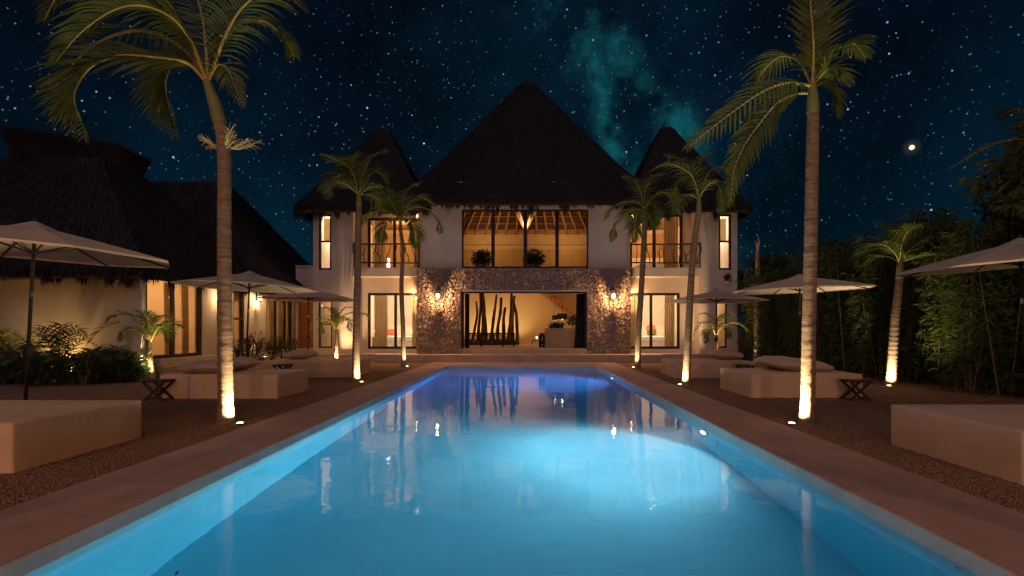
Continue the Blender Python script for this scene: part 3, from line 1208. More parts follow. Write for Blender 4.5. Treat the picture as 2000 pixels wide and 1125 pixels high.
for k, px in enumerate((927, 961, 1003)):
    p = P(px, 672, 32.4)
    e_ = empty('floor_uplight', (p.x, p.y, .57), 'small lit uplight among the driftwood poles, %s from the left' % ORD[k], 'uplight', 'uplights under the driftwood')
    MB().lathe((p.x, p.y, .572), [(.05, 0), (.06, .06), (.055, .09)], 10).build('housing', 'metal', e_)
    MB().lathe((p.x, p.y, .664), [(.05, 0), (.045, .006)], 10).build('lens', 'lens', e_)
    light('uplight_light', 'SPOT', (p.x, p.y, .70), 140, (1, .74, .36), e_, aim=(p.x, p.y + .9, 2.2), spot_size=R(110), spot_blend=.7, shadow_soft_size=.05)

# black bench
be = empty('hall_bench', (-1.95, 27.4, .57), 'long black wooden bench in front of the driftwood poles', 'bench')
MB().box(-3.3, -.62, 27.2, 27.65, .90, .955).build('seat', 'black', be, bevel=.01)
bb = MB().box(-3.3, -.62, 27.62, 27.66, 1.22, 1.31)
bb.build('top_rail', 'black', be)
MB().box(-3.3, -1.2, 27.62, 27.66, 1.12, 1.18).build('back_rail', 'black', be)
for x in (-3.25, -2.4, -1.25, -.66):
    MB().box(x - .03, x + .03, 27.58, 27.64, .572, 1.32 if x < -2.9 or x > -1 else .92).build('leg', 'black', be)
    MB().box(x - .03, x + .03, 27.21, 27.27, .572, .90).build('leg', 'black', be)

# counter with lamps and plants
co = empty('counter', (1.8, 26.3, .57), 'plain pale counter block inside the open hall', 'counter')
MB().box(.97, 2.62, 26.1, 26.75, .572, 1.55).build('body', 'hall', co, bevel=.01)
MB().box(2.36, 2.375, 26.085, 26.102, .60, 1.48).build('door_gap', 'timber', co)
for (px, py, r, h, lab) in ((1083, 625, .13, .24, 'small dark drum lamp shade hanging over the counter'), (1098, 624, .27, .31, 'large dark drum lamp shade hanging over the counter')):
    p = P(px, py, 26.6)
    e_ = empty('pendant_lamp', (p.x, p.y, p.z), lab, 'lamp', 'drum lamps over the counter')
    MB().tube([(p.x, p.y, p.z + .1), (p.x, p.y, 4.019)], .008, 5).build('cord', 'metal', e_)
    sh = MB()
    i0 = len(sh.v)
    for zz in (p.z, p.z + h):
        for q in range(20):
            sh.v.append((p.x + r * math.cos(q * .31416), p.y + r * math.sin(q * .31416), zz))
    for q in range(20):
        sh.f.append((q, (q + 1) % 20, 20 + (q + 1) % 20, 20 + q))
    sh.build('lamp_shade', 'shade', e_, smooth=True)
    MB().sphere((p.x, p.y, p.z + .06), .05, .05, .06).build('bulb', 'bulb', e_)
    light('lamp_light', 'POINT', (p.x, p.y, p.z - .02), 16, WARM2, e_, shadow_soft_size=.05)

# black trolley bag by the counter, with its pale mark
bag = empty('black_bag', (.86, 26.2, .57), 'black upright bag standing at the left end of the counter', 'bag')
MB().box(.64, .95, 26.0, 26.3, .60, 1.22).build('body', 'black', bag, bevel=.04)
MB().box(.66, .93, 26.02, 26.28, 1.225, 1.30).build('lid', 'black', bag, bevel=.02)
MB().box(.78, .83, 25.985, 25.998, .88, 1.12).build('pale_mark', 'pot', bag)
MB().box(.75, .85, 25.985, 25.998, .68, .74).build('pale_mark', 'pot', bag)
for x in (.68, .91):
    MB().lathe((x, 26.15, .572), [(.02, 0), (.02, .03)], 8).build('foot', 'metal', bag)
stl = empty('low_stool', (.6, 30.5, .57), 'low dark stool beside the black bag near the hall wall', 'stool')
MB().box(.30, .80, 30.3, 30.7, .80, .84).build('top', 'tabletop', stl)
for x in (.34, .76):
    for y in (30.34, 30.66):
        MB().box(x - .02, x + .02, y - .02, y + .02, .572, .80).build('leg', 'tabletop', stl)
lm = empty('glow_lamp', (.62, 30.5, .84), 'small glowing lamp on the low stool in the hall', 'lamp')
MB().lathe((.62, 30.5, .842), [(.07, 0), (.05, .05), (.03, .12)], 12).build('base', 'pot', lm, smooth=True)
MB().sphere((.62, 30.5, 1.02), .05, .05, .06).build('shade', 'shadeglow', lm, smooth=True)
light('lamp_light', 'POINT', (.62, 30.45, 1.25), 9, WARM2, lm, shadow_soft_size=.08)


def bed(x0, x1, y0, y1, z, label, pils):
    e_ = empty('bed', ((x0 + x1) / 2, (y0 + y1) / 2, z), label, 'bed', 'beds in the rooms')
    MB().box(x0, x1, y0, y1, z + .02, z + .28).build('base', 'linen', e_, bevel=.02)
    MB().box(x0 - .02, x1 + .02, y0 - .02, y1, z + .285, z + .58).build('mattress', 'linen', e_, bevel=.06)
    MB().box(x0 - .1, x1 + .1, y1 + .01, y1 + .09, z + .02, z + 1.15).build('headboard', 'inner', e_)
    for k, (px, py, pz, m_, lab) in enumerate(pils):
        o = MB().sphere((px, py, z + pz), .30, .13, .22, 14, 10, lambda d: (abs(d.x) ** 4 + abs(d.y) ** 4 + abs(d.z) ** 4) ** -.25 * .85).build('cushion', m_, smooth=True)
        tag(o, lab, 'cushion', 'cushions on the beds')
    return e_


bed(-7.9, -5.6, 27.6, 29.6, .55, 'white bed inside the lower left room', [(-7.6, 28.9, .79, 'redcloth', 'red cushion on the lower left bed'),
                                                                   (-6.4, 29.2, .79, 'linen', 'white pillow on the lower left bed')])
bed(5.6, 7.9, 27.6, 29.6, .55, 'white bed inside the lower right room', [(7.0, 28.6, .79, 'olive', 'olive cushion in front on the lower right bed'),
                                                                 (7.05, 29.0, 1.0, 'redcloth', 'red patterned cushion on the lower right bed'),
                                                                 (6.3, 29.2, .79, 'linen', 'white pillow on the lower right bed')])
bed(6.1, 7.8, 27.4, 29.4, 4.445, 'white bed inside the upper right room', [(6.9, 29.0, .79, 'linen', 'white pillow on the upper right bed')])
bl = empty('bedside_lamp', (-7.85, 26.9, .55), 'glowing bedside lamp behind the lower left curtain', 'lamp')
MB().box(-8.05, -7.65, 26.75, 27.1, .552, 1.1).build('stand', 'timber', bl)
MB().lathe((-7.85, 26.9, 1.102), [(.06, 0), (.02, .03), (.02, .25)], 10).build('stem', 'metal', bl)
MB().lathe((-7.85, 26.9, 1.36), [(.15, 0), (.11, .24)], 14).build('shade', 'shadeglow', bl, smooth=True)
fl_ = empty('floor_lantern', (-7.3, 27.1, 4.44), 'white glowing floor lantern behind the upper left balcony door', 'lantern')
MB().lathe((-7.3, 27.1, 4.445), [(.12, 0), (.12, .30)], 12).build('base', 'tabletop', fl_)
MB().lathe((-7.3, 27.1, 4.75), [(.07, 0), (.08, .1), (.07, .5)], 12).build('shade', 'shadeglow', fl_, smooth=True)
# wardrobe-like wooden panels in the upper rooms
for x0, x1, lab in ((-8.4, -5.4, 'tall wooden wardrobe inside the upper left room'), (5.3, 8.4, 'tall wooden wardrobe inside the upper right room')):
    e_ = empty('wardrobe', ((x0 + x1) / 2, 30.2, 4.44), lab, 'wardrobe', 'wardrobes in the upper rooms')
    MB().box(x0, x1, 30.0, 30.48, 4.445, 7.1).build('carcass', 'timber', e_)
    for k in range(4):
        w = (x1 - x0) / 4
        MB().box(x0 + k * w + .01, x0 + (k + 1) * w - .01, 29.965, 29.998, 4.5, 7.08).build('wardrobe_door', 'cabinet', e_, bevel=.006)
# ceiling fan
cf = empty('ceiling_fan', (7.05, 27.5, 7.42), 'dark ceiling fan inside the upper right room', 'fan')
MB().lathe((7.05, 27.5, 7.12), [(.09, 0), (.11, .05), (.09, .1), (.02, .12), (.02, .29)], 12).build('motor', 'tabletop', cf, smooth=True)
for k in range(4):
    a = k * math.pi / 2 + .35
    d = Vector((math.cos(a), math.sin(a), 0))
    MB().bar(Vector((7.05, 27.5, 7.17)) + d * .08, Vector((7.05, 27.5, 7.17)) + d * .62, .13, .012).build('blade', 'tabletop', cf)
dl = empty('downlight', (6.38, 26.0, 7.2), 'small lit spot lamp above the upper right balcony', 'lamp')
MB().lathe((6.42, 26.05, 7.17), [(.05, 0), (.05, .25)], 10).build('housing', 'white', dl)
MB().lathe((6.42, 26.05, 7.155), [(.045, 0), (.045, .013)], 10).build('lens', 'downlight', dl)


# ---- wall lanterns
def lantern(loc, face, s, label, en, col=WARM, group='lit wall lanterns'):
    """face: outward direction"""
    e_ = empty('wall_lantern', loc, label, 'lantern', group)
    c = Vector(loc)
    f = Vector(face)
    sd = Vector((-f.y, f.x, 0))
    MB().bar(c - f * .02 + Vector((0, 0, -.10 * s)), c - f * .02 + Vector((0, 0, .24 * s)), .10 * s, .03).build('back_plate', 'metal', e_)
    h = c + f * .17 * s
    MB().tube([c + Vector((0, 0, .20 * s)), c + f * .1 * s + Vector((0, 0, .27 * s)), h + Vector((0, 0, .22 * s))], .012 * s, 6).build('arm', 'metal', e_)
    MB().lathe(h, [(.115 * s, .14 * s), (.075 * s, .19 * s), (.02 * s, .22 * s)], 8).build('cap', 'metal', e_)
    MB().lathe(h, [(.012 * s, -.20 * s), (.03 * s, -.185 * s), (.03 * s, -.172 * s)], 8).build('base', 'metal', e_)
    for k in range(6):
        a = k * math.pi / 3 + .3
        p = Vector((math.cos(a), math.sin(a), 0))
        MB().tube([h + p * .030 * s + Vector((0, 0, -.174 * s)), h + p * .108 * s + Vector((0, 0, .145 * s))], .006 * s, 5).build('bar', 'metal', e_)
    MB().sphere(h + Vector((0, 0, -.01 * s)), .042 * s, .042 * s, .07 * s, 10, 8).build('bulb', 'bulb', e_, smooth=True)
    light('lantern_light', 'POINT', h + Vector((0, 0, -.05 * s)) + f * .04 * s, en, col, e_, shadow_soft_size=.03)
    return e_


p = P(857, 578, 24.3)
lantern((p.x, 24.26, p.z), (0, -1, 0), 1.5, 'wall lantern lit on the left stone pillar', 380, (1, .55, .24))
p = P(1196, 578, 24.3)
lantern((p.x, 24.26, p.z), (0, -1, 0), 1.5, 'wall lantern lit on the right stone pillar', 380, (1, .55, .24))
lantern((LP - .12, 25.3, 7.10), (-1, 0, 0), 1.0, 'small lit lamp high on the left balcony wall', 90, AMBER)
lantern((RP + .12, 25.3, 7.10), (1, 0, 0), 1.0, 'small lit lamp high on the right balcony wall', 90, AMBER)

lantern((-5.235, 24.98, 3.02), (-1, 0, 0), .7, 'small lit lamp on the side of the left stone pillar', 230, (1, .55, .22))
lantern((4.975, 24.98, 3.02), (1, 0, 0), .7, 'small lit lamp on the side of the right stone pillar', 230, (1, .55, .22))
# ============================================================ thatched guest house on the left
hut = empty('guest_house', (-13, 19, 0), 'low yellow guest house with two heavy thatched roofs left of the pool', 'house')
FX = -11.3
OPS = [(15.2, 17.85, .57, 3.1), (19.75, 20.55, .57, 3.0), (22.25, 24.75, .57, 3.0)]
hw = MB()
wall(hw, 'y', 15.0, 25.1, -.02, 3.5, FX - .25, FX, OPS)
hw.build('facade_wall', 'wall', hut)
hf = MB()
wall(hf, 'x', -26, FX - .25, -.02, 3.5, 15.35, 15.6)
hf.build('front_wall', 'hutwall', hut)
MB().box(FX - .62, FX - .252, 15.02, 15.34, -.02, 3.4).build('pilaster', 'hutwall', hut)
MB().box(-15.6, -15.4, 15.6, 25.1, .30, 3.6).build('inner_wall', 'inner', hut)
MB().box(-15.4, FX - .25, 24.9, 25.1, .30, 3.6).build('inner_wall', 'inner', hut)
MB().box(-15.4, FX - .25, 18.7, 18.85, .56, 3.6).build('inner_wall', 'inner', hut)
MB().box(-15.4, FX - .251, 15.6, 24.9, .2, .55).build('floor', 'terrace', hut)
MB().box(-15.4, FX - .251, 15.6, 24.9, 3.5, 3.6).build('ceiling', 'inner', hut)
MB().box(FX + .003, FX + .42, 15.62, 24.04, -.02, .345).build('plinth', 'terrace', hut, bevel=.01)
MB().box(FX + .003, FX + .14, 15.62, 24.04, .346, .56).build('door_step', 'wall', hut, bevel=.01)
window('sliding_door', hut, 'y', 15.2, 17.85, .57, 3.1, FX - .08, mull=(16.45,), fw=.11, mw=.13)
window('window', hut, 'y', 19.75, 20.55, .57, 3.0, FX - .08, trans=(1.9,), fw=.09)
window('sliding_door', hut, 'y', 22.25, 24.75, .57, 3.0, FX - .08, mull=(23.2, 24.1), fw=.10, mw=.11)
# link wall with wooden door beside the villa
lk = MB()
wall(lk, 'x', FX + .002, -10.202, .332, 4.55, 25.1, 25.35, [(-11.2, -10.36, .56, 2.88)])
lk.build('link_wall', 'wall', hut)
MB().box(FX, -10.21, 25.05, 25.38, 4.551, 4.62).build('parapet_cap', 'wall', hut)
dr = MB().box(-11.2, -11.10, 25.14, 25.26, .56, 2.88)
dr.box(-10.46, -10.36, 25.14, 25.26, .56, 2.88)
dr.box(-11.10, -10.46, 25.14, 25.26, 2.78, 2.88)
dro = dr.build('wooden_door', 'wood', hut)
for k in range(8):
    z = .58 + k * .275
    MB().box(-11.095, -10.465, 25.17 + random.uniform(-.004, .004), 25.22, z, z + .268).build('plank', 'wood', dro, bevel=.006)
MB().tube([(-10.56, 25.13, 1.45), (-10.56, 25.13, 1.85)], .013, 6).build('handle', 'chrome', dro)

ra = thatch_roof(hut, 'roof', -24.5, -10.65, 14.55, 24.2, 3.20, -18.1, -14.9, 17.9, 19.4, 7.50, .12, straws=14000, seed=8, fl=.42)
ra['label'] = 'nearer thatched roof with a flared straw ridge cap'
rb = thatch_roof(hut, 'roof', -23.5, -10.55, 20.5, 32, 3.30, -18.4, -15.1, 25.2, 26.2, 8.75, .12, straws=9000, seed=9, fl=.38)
rb['label'] = 'further thatched roof behind the ridge cap'
# flared ridge cap of straw
cap = MB()
A0, A1 = P(58, 318, 18.2), P(257, 330, 19.3)
T0, T1 = P(44, 262, 18.0), P(266, 296, 19.4)
rn = random.Random(5)
for q in range(2600):
    s_ = rn.random()
    front = rn.random() < .75
    yo = -.75 if front else .75
    b = A0.lerp(A1, s_) + Vector((0, yo * .75, rn.uniform(-.15, .1)))
    t = T0.lerp(T1, s_) + Vector((0, yo * 1.1, rn.uniform(-.22, .05)))
    if rn.random() < .2:
        e_ = rn.choice((0, 1))
        b = (A1 if e_ else A0) + Vector((0, rn.uniform(-.6, .6), rn.uniform(-.15, .1)))
        t = (T1 if e_ else T0) + Vector((0, rn.uniform(-.8, .8), rn.uniform(-.2, .05)))
    cap.ribbon([b, b.lerp(t, .6), t + Vector((rn.gauss(0, .05), 0, 0))], [.022, .02, .006], Vector((1, 0, 0)))
cs = MB()
i0 = 0
for (L, yo) in ((A0, -.5), (A1, -.5), (A1, .5), (A0, .5)):
    cs.v.append(tuple(L + Vector((0, yo, -.3))))
for (L, yo) in ((T0, -.78), (T1, -.78), (T1, .78), (T0, .78)):
    cs.v.append(tuple(L + Vector((0, yo, -.1))))
cs.f += [(0, 1, 5, 4), (1, 2, 6, 5), (2, 3, 7, 6), (3, 0, 4, 7), (4, 5, 6, 7)]
rc = cs.build('ridge_cap', 'thatch', ra)
cap.build('cap_straw', 'straw', ra, kind='stuff')

curtain('y', 16.6, 17.1, .58, 3.0, FX - .45, 4, 'pale curtain in the nearest glass door of the guest house')
curtain('y', 17.45, 17.8, .58, 3.0, FX - .45, 3, 'pale curtain at the far side of the nearest guest house glass door')
curtain('y', 22.4, 23.1, .58, 2.95, FX - .45, 5, 'pale curtain in the far glass door of the guest house')
curtain('y', 23.4, 24.0, .58, 2.95, FX - .45, 4, 'pale curtain in the middle of the far guest house glass door')
curtain('y', 24.25, 24.7, .58, 2.95, FX - .45, 3, 'pale curtain nearest the wooden door')
curtain('y', 20.1, 20.5, .58, 2.95, FX - .45, 3, 'pale curtain in the slit window of the guest house')
light('room_light', 'POINT', (-13.6, 17.0, 3.1), 75, (1, .53, .20), hut, shadow_soft_size=.15)
light('room_light', 'POINT', (-13.4, 22.6, 3.1), 75, (1, .53, .20), hut, shadow_soft_size=.15)
wlamp = empty('hanging_lamp', (-13.2, 16.6, 2.6), 'bright round lamp behind the nearest guest house glass door', 'lamp')
MB().sphere((-13.2, 16.9, 2.45), .10, .10, .10).build('globe', 'bulb', wlamp, smooth=True)
MB().tube([(-13.2, 16.9, 2.56), (-13.2, 16.9, 3.49)], .01, 5).build('cord', 'metal', wlamp)
lantern((FX + .03, 18.85, 2.72), (1, 0, 0), 1.0, 'wall lantern on the guest house nearer the camera, behind the big palm', 150, (1, .60, .26))
lantern((FX + .03, 21.4, 2.80), (1, 0, 0), 1.0, 'wall lantern on the guest house just above the second left umbrella', 150, (1, .60, .26))
# security camera on the yellow wall
sc_ = empty('security_camera', P(240, 545, 15.35), 'small white security camera on the yellow wall by the corner', 'camera')
c = P(238, 540, 15.35)
MB().box(c.x - .06, c.x + .06, 15.30, 15.348, c.z - .05, c.z + .05).build('mount', 'white', sc_)
MB().tube([(c.x, 15.30, c.z), (c.x + .05, 15.15, c.z - .06)], .02, 6).build('arm', 'white', sc_)
MB().tube([(c.x - .02, 15.22, c.z - .07), (c.x + .14, 15.02, c.z - .14)], .05, 10).build('body', 'white', sc_, smooth=True)

# ============================================================ daybeds, cushions, stools
BL = ['front left pale daybed block, nearest the camera', 'middle left pale daybed with two cushions', 'far left pale daybed near the guest house door',
      'front right pale daybed block, cut by the picture edge', 'middle right pale daybed behind the big right palm', 'far right pale daybed near the villa']
for k, (x0, x1, y0, y1) in enumerate(BEDS):
    h = .50
    e_ = empty('daybed', ((x0 + x1) / 2, (y0 + y1) / 2, 0), BL[k], 'daybed', 'daybeds on the gravel')
    o = MB()
    nx, ny, nz = 14, 10, 4
    rn = random.Random(60 + k)

    def sheet(fn, n, m):
        i = len(o.v)
        for a in range(n + 1):
            for b in range(m + 1):
                o.v.append(tuple(fn(a / n, b / m)))
        for a in range(n):
            for b in range(m):
                q = i + a * (m + 1) + b
                o.f.append((q, q + m + 1, q + m + 2, q + 1))

    def sag(u, v):
        return .012 * math.sin(u * 9 + k) * math.sin(v * 7 + k * 2) + .018 * (4 * u * (1 - u)) * (4 * v * (1 - v))
    sheet(lambda u, v: (x0 + (x1 - x0) * u, y0 + (y1 - y0) * v, h + sag(u, v) * min(1, 20 * u * (1 - u)) * min(1, 20 * v * (1 - v))), nx, ny)

    def wob(t, z):
        return .006 * math.sin(t * 8 + k) * math.sin(z * 6) * min(1, 20 * t * (1 - t)) * min(1, 8 * (1 - z))
    sheet(lambda u, v: (x0 + (x1 - x0) * (1 - u), y0 - wob(u, v), -.015 + (h + .015) * v), nx, nz)
    sheet(lambda u, v: (x0 + (x1 - x0) * u, y1 + wob(u, v), -.015 + (h + .015) * v), nx, nz)
    sheet(lambda u, v: (x1 + wob(u, v), y0 + (y1 - y0) * (1 - u), -.015 + (h + .015) * v), ny, nz)
    sheet(lambda u, v: (x0 - wob(u, v), y0 + (y1 - y0) * u, -.015 + (h + .015) * v), ny, nz)
    ob = o.build('cover', 'cover', e_, smooth=True)
    fix_normals(ob)
    b = ob.modifiers.new('bevel', 'BEVEL')
    b.width = .03
    b.segments = 3
    b.limit_method = 'ANGLE'
    b.angle_limit = R(50)
    xs = x1 + .004 if x0 < 0 else x0 - .004
    for yy in (y0 + .45 * (y1 - y0) - .3, y0 + .85 * (y1 - y0) - .25):
        MB().box(xs - .004, xs + .004, yy, yy + .38, .22, .31).build('handle_flap', 'cover', e_, bevel=.004)


def cushion(x, y, z, sx, sy, sz, rz, tilt, label, seed):
    rn = random.Random(seed)
    ph = [rn.uniform(0, 6.28) for _ in range(4)]

    def fn(d):
        k = (abs(d.x) ** 5 + abs(d.y) ** 5 + abs(d.z * 1.0) ** 2.2) ** -.25
        k = (abs(d.x) ** 3.6 + abs(d.y) ** 3.6 + abs(d.z) ** 3.6) ** (-1 / 3.6)
        edge = max(abs(d.x), abs(d.y))
        return k * (1 + .04 * math.sin(d.x * 6 + ph[0]) * math.sin(d.y * 5 + ph[1]))
    mb = MB().sphere((0, 0, 0), sx, sy, sz, 28, 16, fn)
    # pinch towards the seams
    mb.v = [(a, b, c * max(.12, (1 - (abs(a) / sx) ** 3.5 * .75) * (1 - (abs(b) / sy) ** 3.5 * .75)) + .012 * math.sin(a * 9 + ph[2]) * math.sin(b * 11 + ph[3])) for a, b, c in mb.v]
    o = mb.build('cushion', 'pillow', smooth=True)
    o.location = (x, y, z)
    o.rotation_euler = (0, tilt, rz)
    return tag(o, label, 'cushion', 'large cushions on the daybeds')


cushion(-7.05, 11.45, .635, .58, .42, .15, .15, R(-3), 'nearer big cushion on the middle left daybed', 1)
cushion(-6.95, 12.2, .645, .55, .40, .15, -.1, R(-3), 'big cushion behind another on the middle left daybed', 2)
cushion(-7.35, 16.7, .655, .52, .40, .15, .1, R(-3), 'single big cushion on the far left daybed', 3)
cushion(6.35, 11.95, .635, .72, .42, .15, -.1, R(4), 'nearer big cushion on the middle right daybed', 4)
cushion(6.25, 12.6, .65, .60, .40, .16, .1, R(4), 'big cushion at the rear of the middle right daybed', 5)
cushion(6.45, 16.6, .66, .55, .42, .16, -.1, R(3), 'single big cushion on the far right daybed', 6)

stool = None
for k, (x, y, rz, lab) in enumerate(((-7.72, 10.75, .05, 'folding dark stool at the front of the middle left daybed'),
                                     (6.92, 10.75, -.05, 'folding dark stool at the front of the middle right daybed'),
                                     (-7.4, 15.55, .05, 'folding dark stool at the front of the far left daybed'),
                                     (6.55, 15.35, -.05, 'folding dark stool at the front of the far right daybed'))):
    if stool is None:
        e_ = empty('folding_stool', (0, 0, 0))
        MB().box(-.24, .24, -.20, .20, .385, .42).build('top', 'tabletop', e_, bevel=.006)
        for yy in (-.16, .16):
            for s_ in (-1, 1):
                MB().bar((s_ * -.20, yy + s_ * .014, 0), (s_ * .20, yy + s_ * .014, .384), .022, .05).build('leg', 'tabletop', e_)
        MB().tube([(0, -.19, .19), (0, .19, .19)], .012, 6).build('stretcher', 'tabletop', e_)
        MB().tube([(-.19, -.16, .03), (-.19, .16, .03)], .010, 6).build('stretcher', 'tabletop', e_)
        MB().tube([(.19, -.16, .03), (.19, .16, .03)], .010, 6).build('stretcher', 'tabletop', e_)
        stool = e_
        e_.location = (x, y, -.01)
        e_.rotation_euler.z = rz
    else:
        e_ = copy_tree(stool, (x, y, -.01), rz=rz)
    tag(e_, lab, 'stool', 'folding stools by the daybeds')


# ============================================================ umbrellas
def umbrella(label):
    e_ = empty('garden_umbrella', (0, 0, 0))
    tag(e_, label, 'umbrella', 'garden umbrellas beside the daybeds')
    r, zr, za = 1.70, 2.60, 2.95
    cv = MB()
    N, Kk = 8, 6

    def pt(a, t, low=0):
        # a in rib units; between ribs the cloth sags in a little
        i = math.floor(a)
        f = a - i
        t0 = 2 * math.pi * i / N + .2
        t1 = 2 * math.pi * (i + 1) / N + .2
        x = (math.cos(t0) * (1 - f) + math.cos(t1) * f) * r * t
        y = (math.sin(t0) * (1 - f) + math.sin(t1) * f) * r * t
        zz = za - (za - zr) * (t ** 1.12)
        zz -= .045 * math.sin(math.pi * f) * t * (1 - t) * 2.2
        return Vector((x, y, zz - low))
    NS = 6
    for side in (0, 1):
        i0 = len(cv.v)
        for j in range(Kk + 1):
            for q in range(N * NS):
                cv.v.append(tuple(pt(q / NS, .03 + .97 * j / Kk, side * .008)))
        for j in range(Kk):
            for q in range(N * NS):
                a = i0 + j * N * NS + q
                b = i0 + j * N * NS + (q + 1) % (N * NS)
                cv.f.append((a, b, b + N * NS, a + N * NS))
    # short hem
    i0 = len(cv.v)
    for q in range(N * NS):
        p = pt(q / NS, 1.0)
        cv.v += [tuple(p), (p.x * 1.004, p.y * 1.004, p.z - .03)]
    for q in range(N * NS):
        a = i0 + 2 * q
        b = i0 + 2 * ((q + 1) % (N * NS))
        cv.f.append((a, b, b + 1, a + 1))
    ca = cv.build('canopy', 'canvas', e_, smooth=False)
    vt = MB()
    for q in range(N):
        t0, t1 = 2 * math.pi * q / N + .2, 2 * math.pi * (q + 1) / N + .2
        vt.poly([(0, 0, za + .075), (.30 * math.cos(t0), .30 * math.sin(t0), za - .055), (.30 * math.cos(t1), .30 * math.sin(t1), za - .055)])
    vt.build('vent', 'canvas', ca)
    MB().tube([(0, 0, 0), (0, 0, za - .02)], [.024, .022], 12).build('pole', 'metal', e_, smooth=True)
    MB().lathe((0, 0, za - .40), [(.03, 0), (.055, .01), (.055, .05), (.03, .06)], 12).build('hub', 'metal', e_)
    MB().lathe((0, 0, za + .05), [(.02, 0), (.03, .03), (.006, .07)], 10).build('finial', 'metal', e_, smooth=True)
    for q in range(N):
        t0 = 2 * math.pi * q / N + .2
        d = Vector((math.cos(t0), math.sin(t0), 0))
        a = Vector((0, 0, za - .03)) + d * .04
        pts = []
        for t in (.04, .35, .7, 1.0):
            p = pt(q, t)
            pts.append(p - Vector((0, 0, .022)))
        MB().tube(pts, .014, 5).build('rib', 'metal', e_)
        MB().tube([Vector((0, 0, za - .37)) + d * .05, pts[0].lerp(pts[2], .62)], .012, 5).build('strut', 'metal', e_)
    MB().box(-.055, .055, -.07, .03, 1.10, 1.26).build('crank_box', 'metal', e_, bevel=.01)
    MB().tube([(0, -.07, 1.20), (0, -.10, 1.20), (.02, -.11, 1.10)], .012, 6).build('crank', 'chrome', e_)
    MB().lathe((0, 0, 1.93), [(.027, 0), (.027, .09)], 12).build('collar', 'chrome', e_)
    MB().lathe((0, 0, 0), [(.24, .0), (.24, .05), (.05, .07), (.04, .22)], 20).build('base', 'metal', e_)
    return e_


UM = [(-7.12, 7.25, 0, 1.0, 3.2, 'front left cream umbrella cut by the picture edge'), (-7.30, 13.3, .3, 1.0, 2.0, 'middle left cream umbrella behind the big left palm'),
      (-7.85, 18.4, .1, 1.0, .5, 'far left cream umbrella in front of the wooden door'), (8.25, 8.4, .2, .99, -4.0, 'front right cream umbrella cut by the picture edge'),
      (7.15, 13.3, .5, .97, -1.8, 'middle right cream umbrella behind the big right palm'), (6.7, 18.1, .2, .97, .4, 'far right cream umbrella in front of the villa')]
um0 = None
for (x, y, rz, s_, tilt, lab) in UM:
    if um0 is None:
        um0 = umbrella(lab)
        o = um0
        o.location = (x, y, -.02)
        o.rotation_euler.z = rz
    else:
        o = copy_tree(um0, (x, y, -.02), rz=rz)
        o.scale = (1, 1, s_)
    o.rotation_euler.y = R(tilt)
    o['label'] = lab

# lamp posts added out of view behind the camera as warm fill for the daybeds
for k, (x, y) in enumerate(((-6.6, -6.0), (.6, -7.0), (7.0, -6.0))):
    lab = ('left', 'middle', 'right')[k]
    e_ = empty('added_lamp_post', (x, y, 0), 'black lamp post added for warm fill light behind the camera, ' + lab, 'lamp post', 'added lamp posts behind the camera')
    MB().tube([(x, y, -.02), (x, y, 2.5)], [.045, .03], 10).build('pole', 'metal', e_, smooth=True)
    MB().lathe((x, y, -.02), [(.12, 0), (.12, .06), (.05, .1)], 14).build('base', 'metal', e_)
    lantern((x, y + .03, 2.35), (0, 1, 0), 1.2, 'lit lantern on the added fill lamp post behind the camera, ' + lab, 1050, (1, .50, .22))
# ============================================================ palms
def frond(parent, pts, L, wind=(0, 0, 0), grav=.5, n=34, seed=0, normal=None, width=.022, start=.12, name='frond', vee=.25, dense=False):
    """one feather leaf: stem + leaflets in a single mesh (it is one leaf)"""
    rn = random.Random(seed)
    ns = n
    c = curve(pts, ns)
    mb = MB()
    wind = Vector(wind)
    ln = sum((c[k + 1] - c[k]).length for k in range(ns - 1))
    r0 = .011 * max(.6, ln / 1.6)
    for k in range(ns):
        t = k / (ns - 1)
        if t < start:
            continue
        tan = (c[min(k + 1, ns - 1)] - c[max(k - 1, 0)]).normalized()
        up = Vector(normal) if normal is not None else Vector((0, 0, 1))
        if abs(tan.dot(up)) > .93:
            up = Vector((.3, -1, .1))
        side = tan.cross(up).normalized()
        nrm = side.cross(tan).normalized()
        tt = (t - start) / (1 - start)
        prof = (.45 + .75 * math.sin(math.pi * min(1, tt * .92 + .10)) ** .8) * (1 - .45 * tt ** 3)
        for s_ in (-1, 1):
            for sub in ((0, 1) if dense else (0,)):
                l_ = L * prof * rn.uniform(.82, 1.12)
                p = c[k].lerp(c[min(k + 1, ns - 1)], sub * .5)
                d = (side * s_ + tan * (.55 + .75 * tt) + nrm * (vee + rn.gauss(0, .10)) + wind * rn.uniform(.7, 1.2)).normalized()
                pp = [p]
                q = p
                m = 4
                for j in range(m):
                    dd = (d + Vector((0, 0, -1)) * grav * (j / (m - 1)) ** 1.2 * 1.25 + wind * .25 * j / m).normalized()
                    q = q + dd * l_ / m
                    pp.append(q)
                w = width * (.8 + .4 * prof)
                sd = (tan - d * tan.dot(d)).normalized()
                sd = (sd + nrm * rn.uniform(-.35, .35)).normalized()
                mb.ribbon(pp, [w * .45, w, w * .9, w * .6, w * .08], sd)
    o = mb.build(name, 'leaf', parent)
    st_ = MB().tube(c, [r0 * (1.5 - 1.35 * k / (ns - 1)) for k in range(ns)], 6)
    so_ = st_.build('stem', 'rachis', o, smooth=True)
    return o


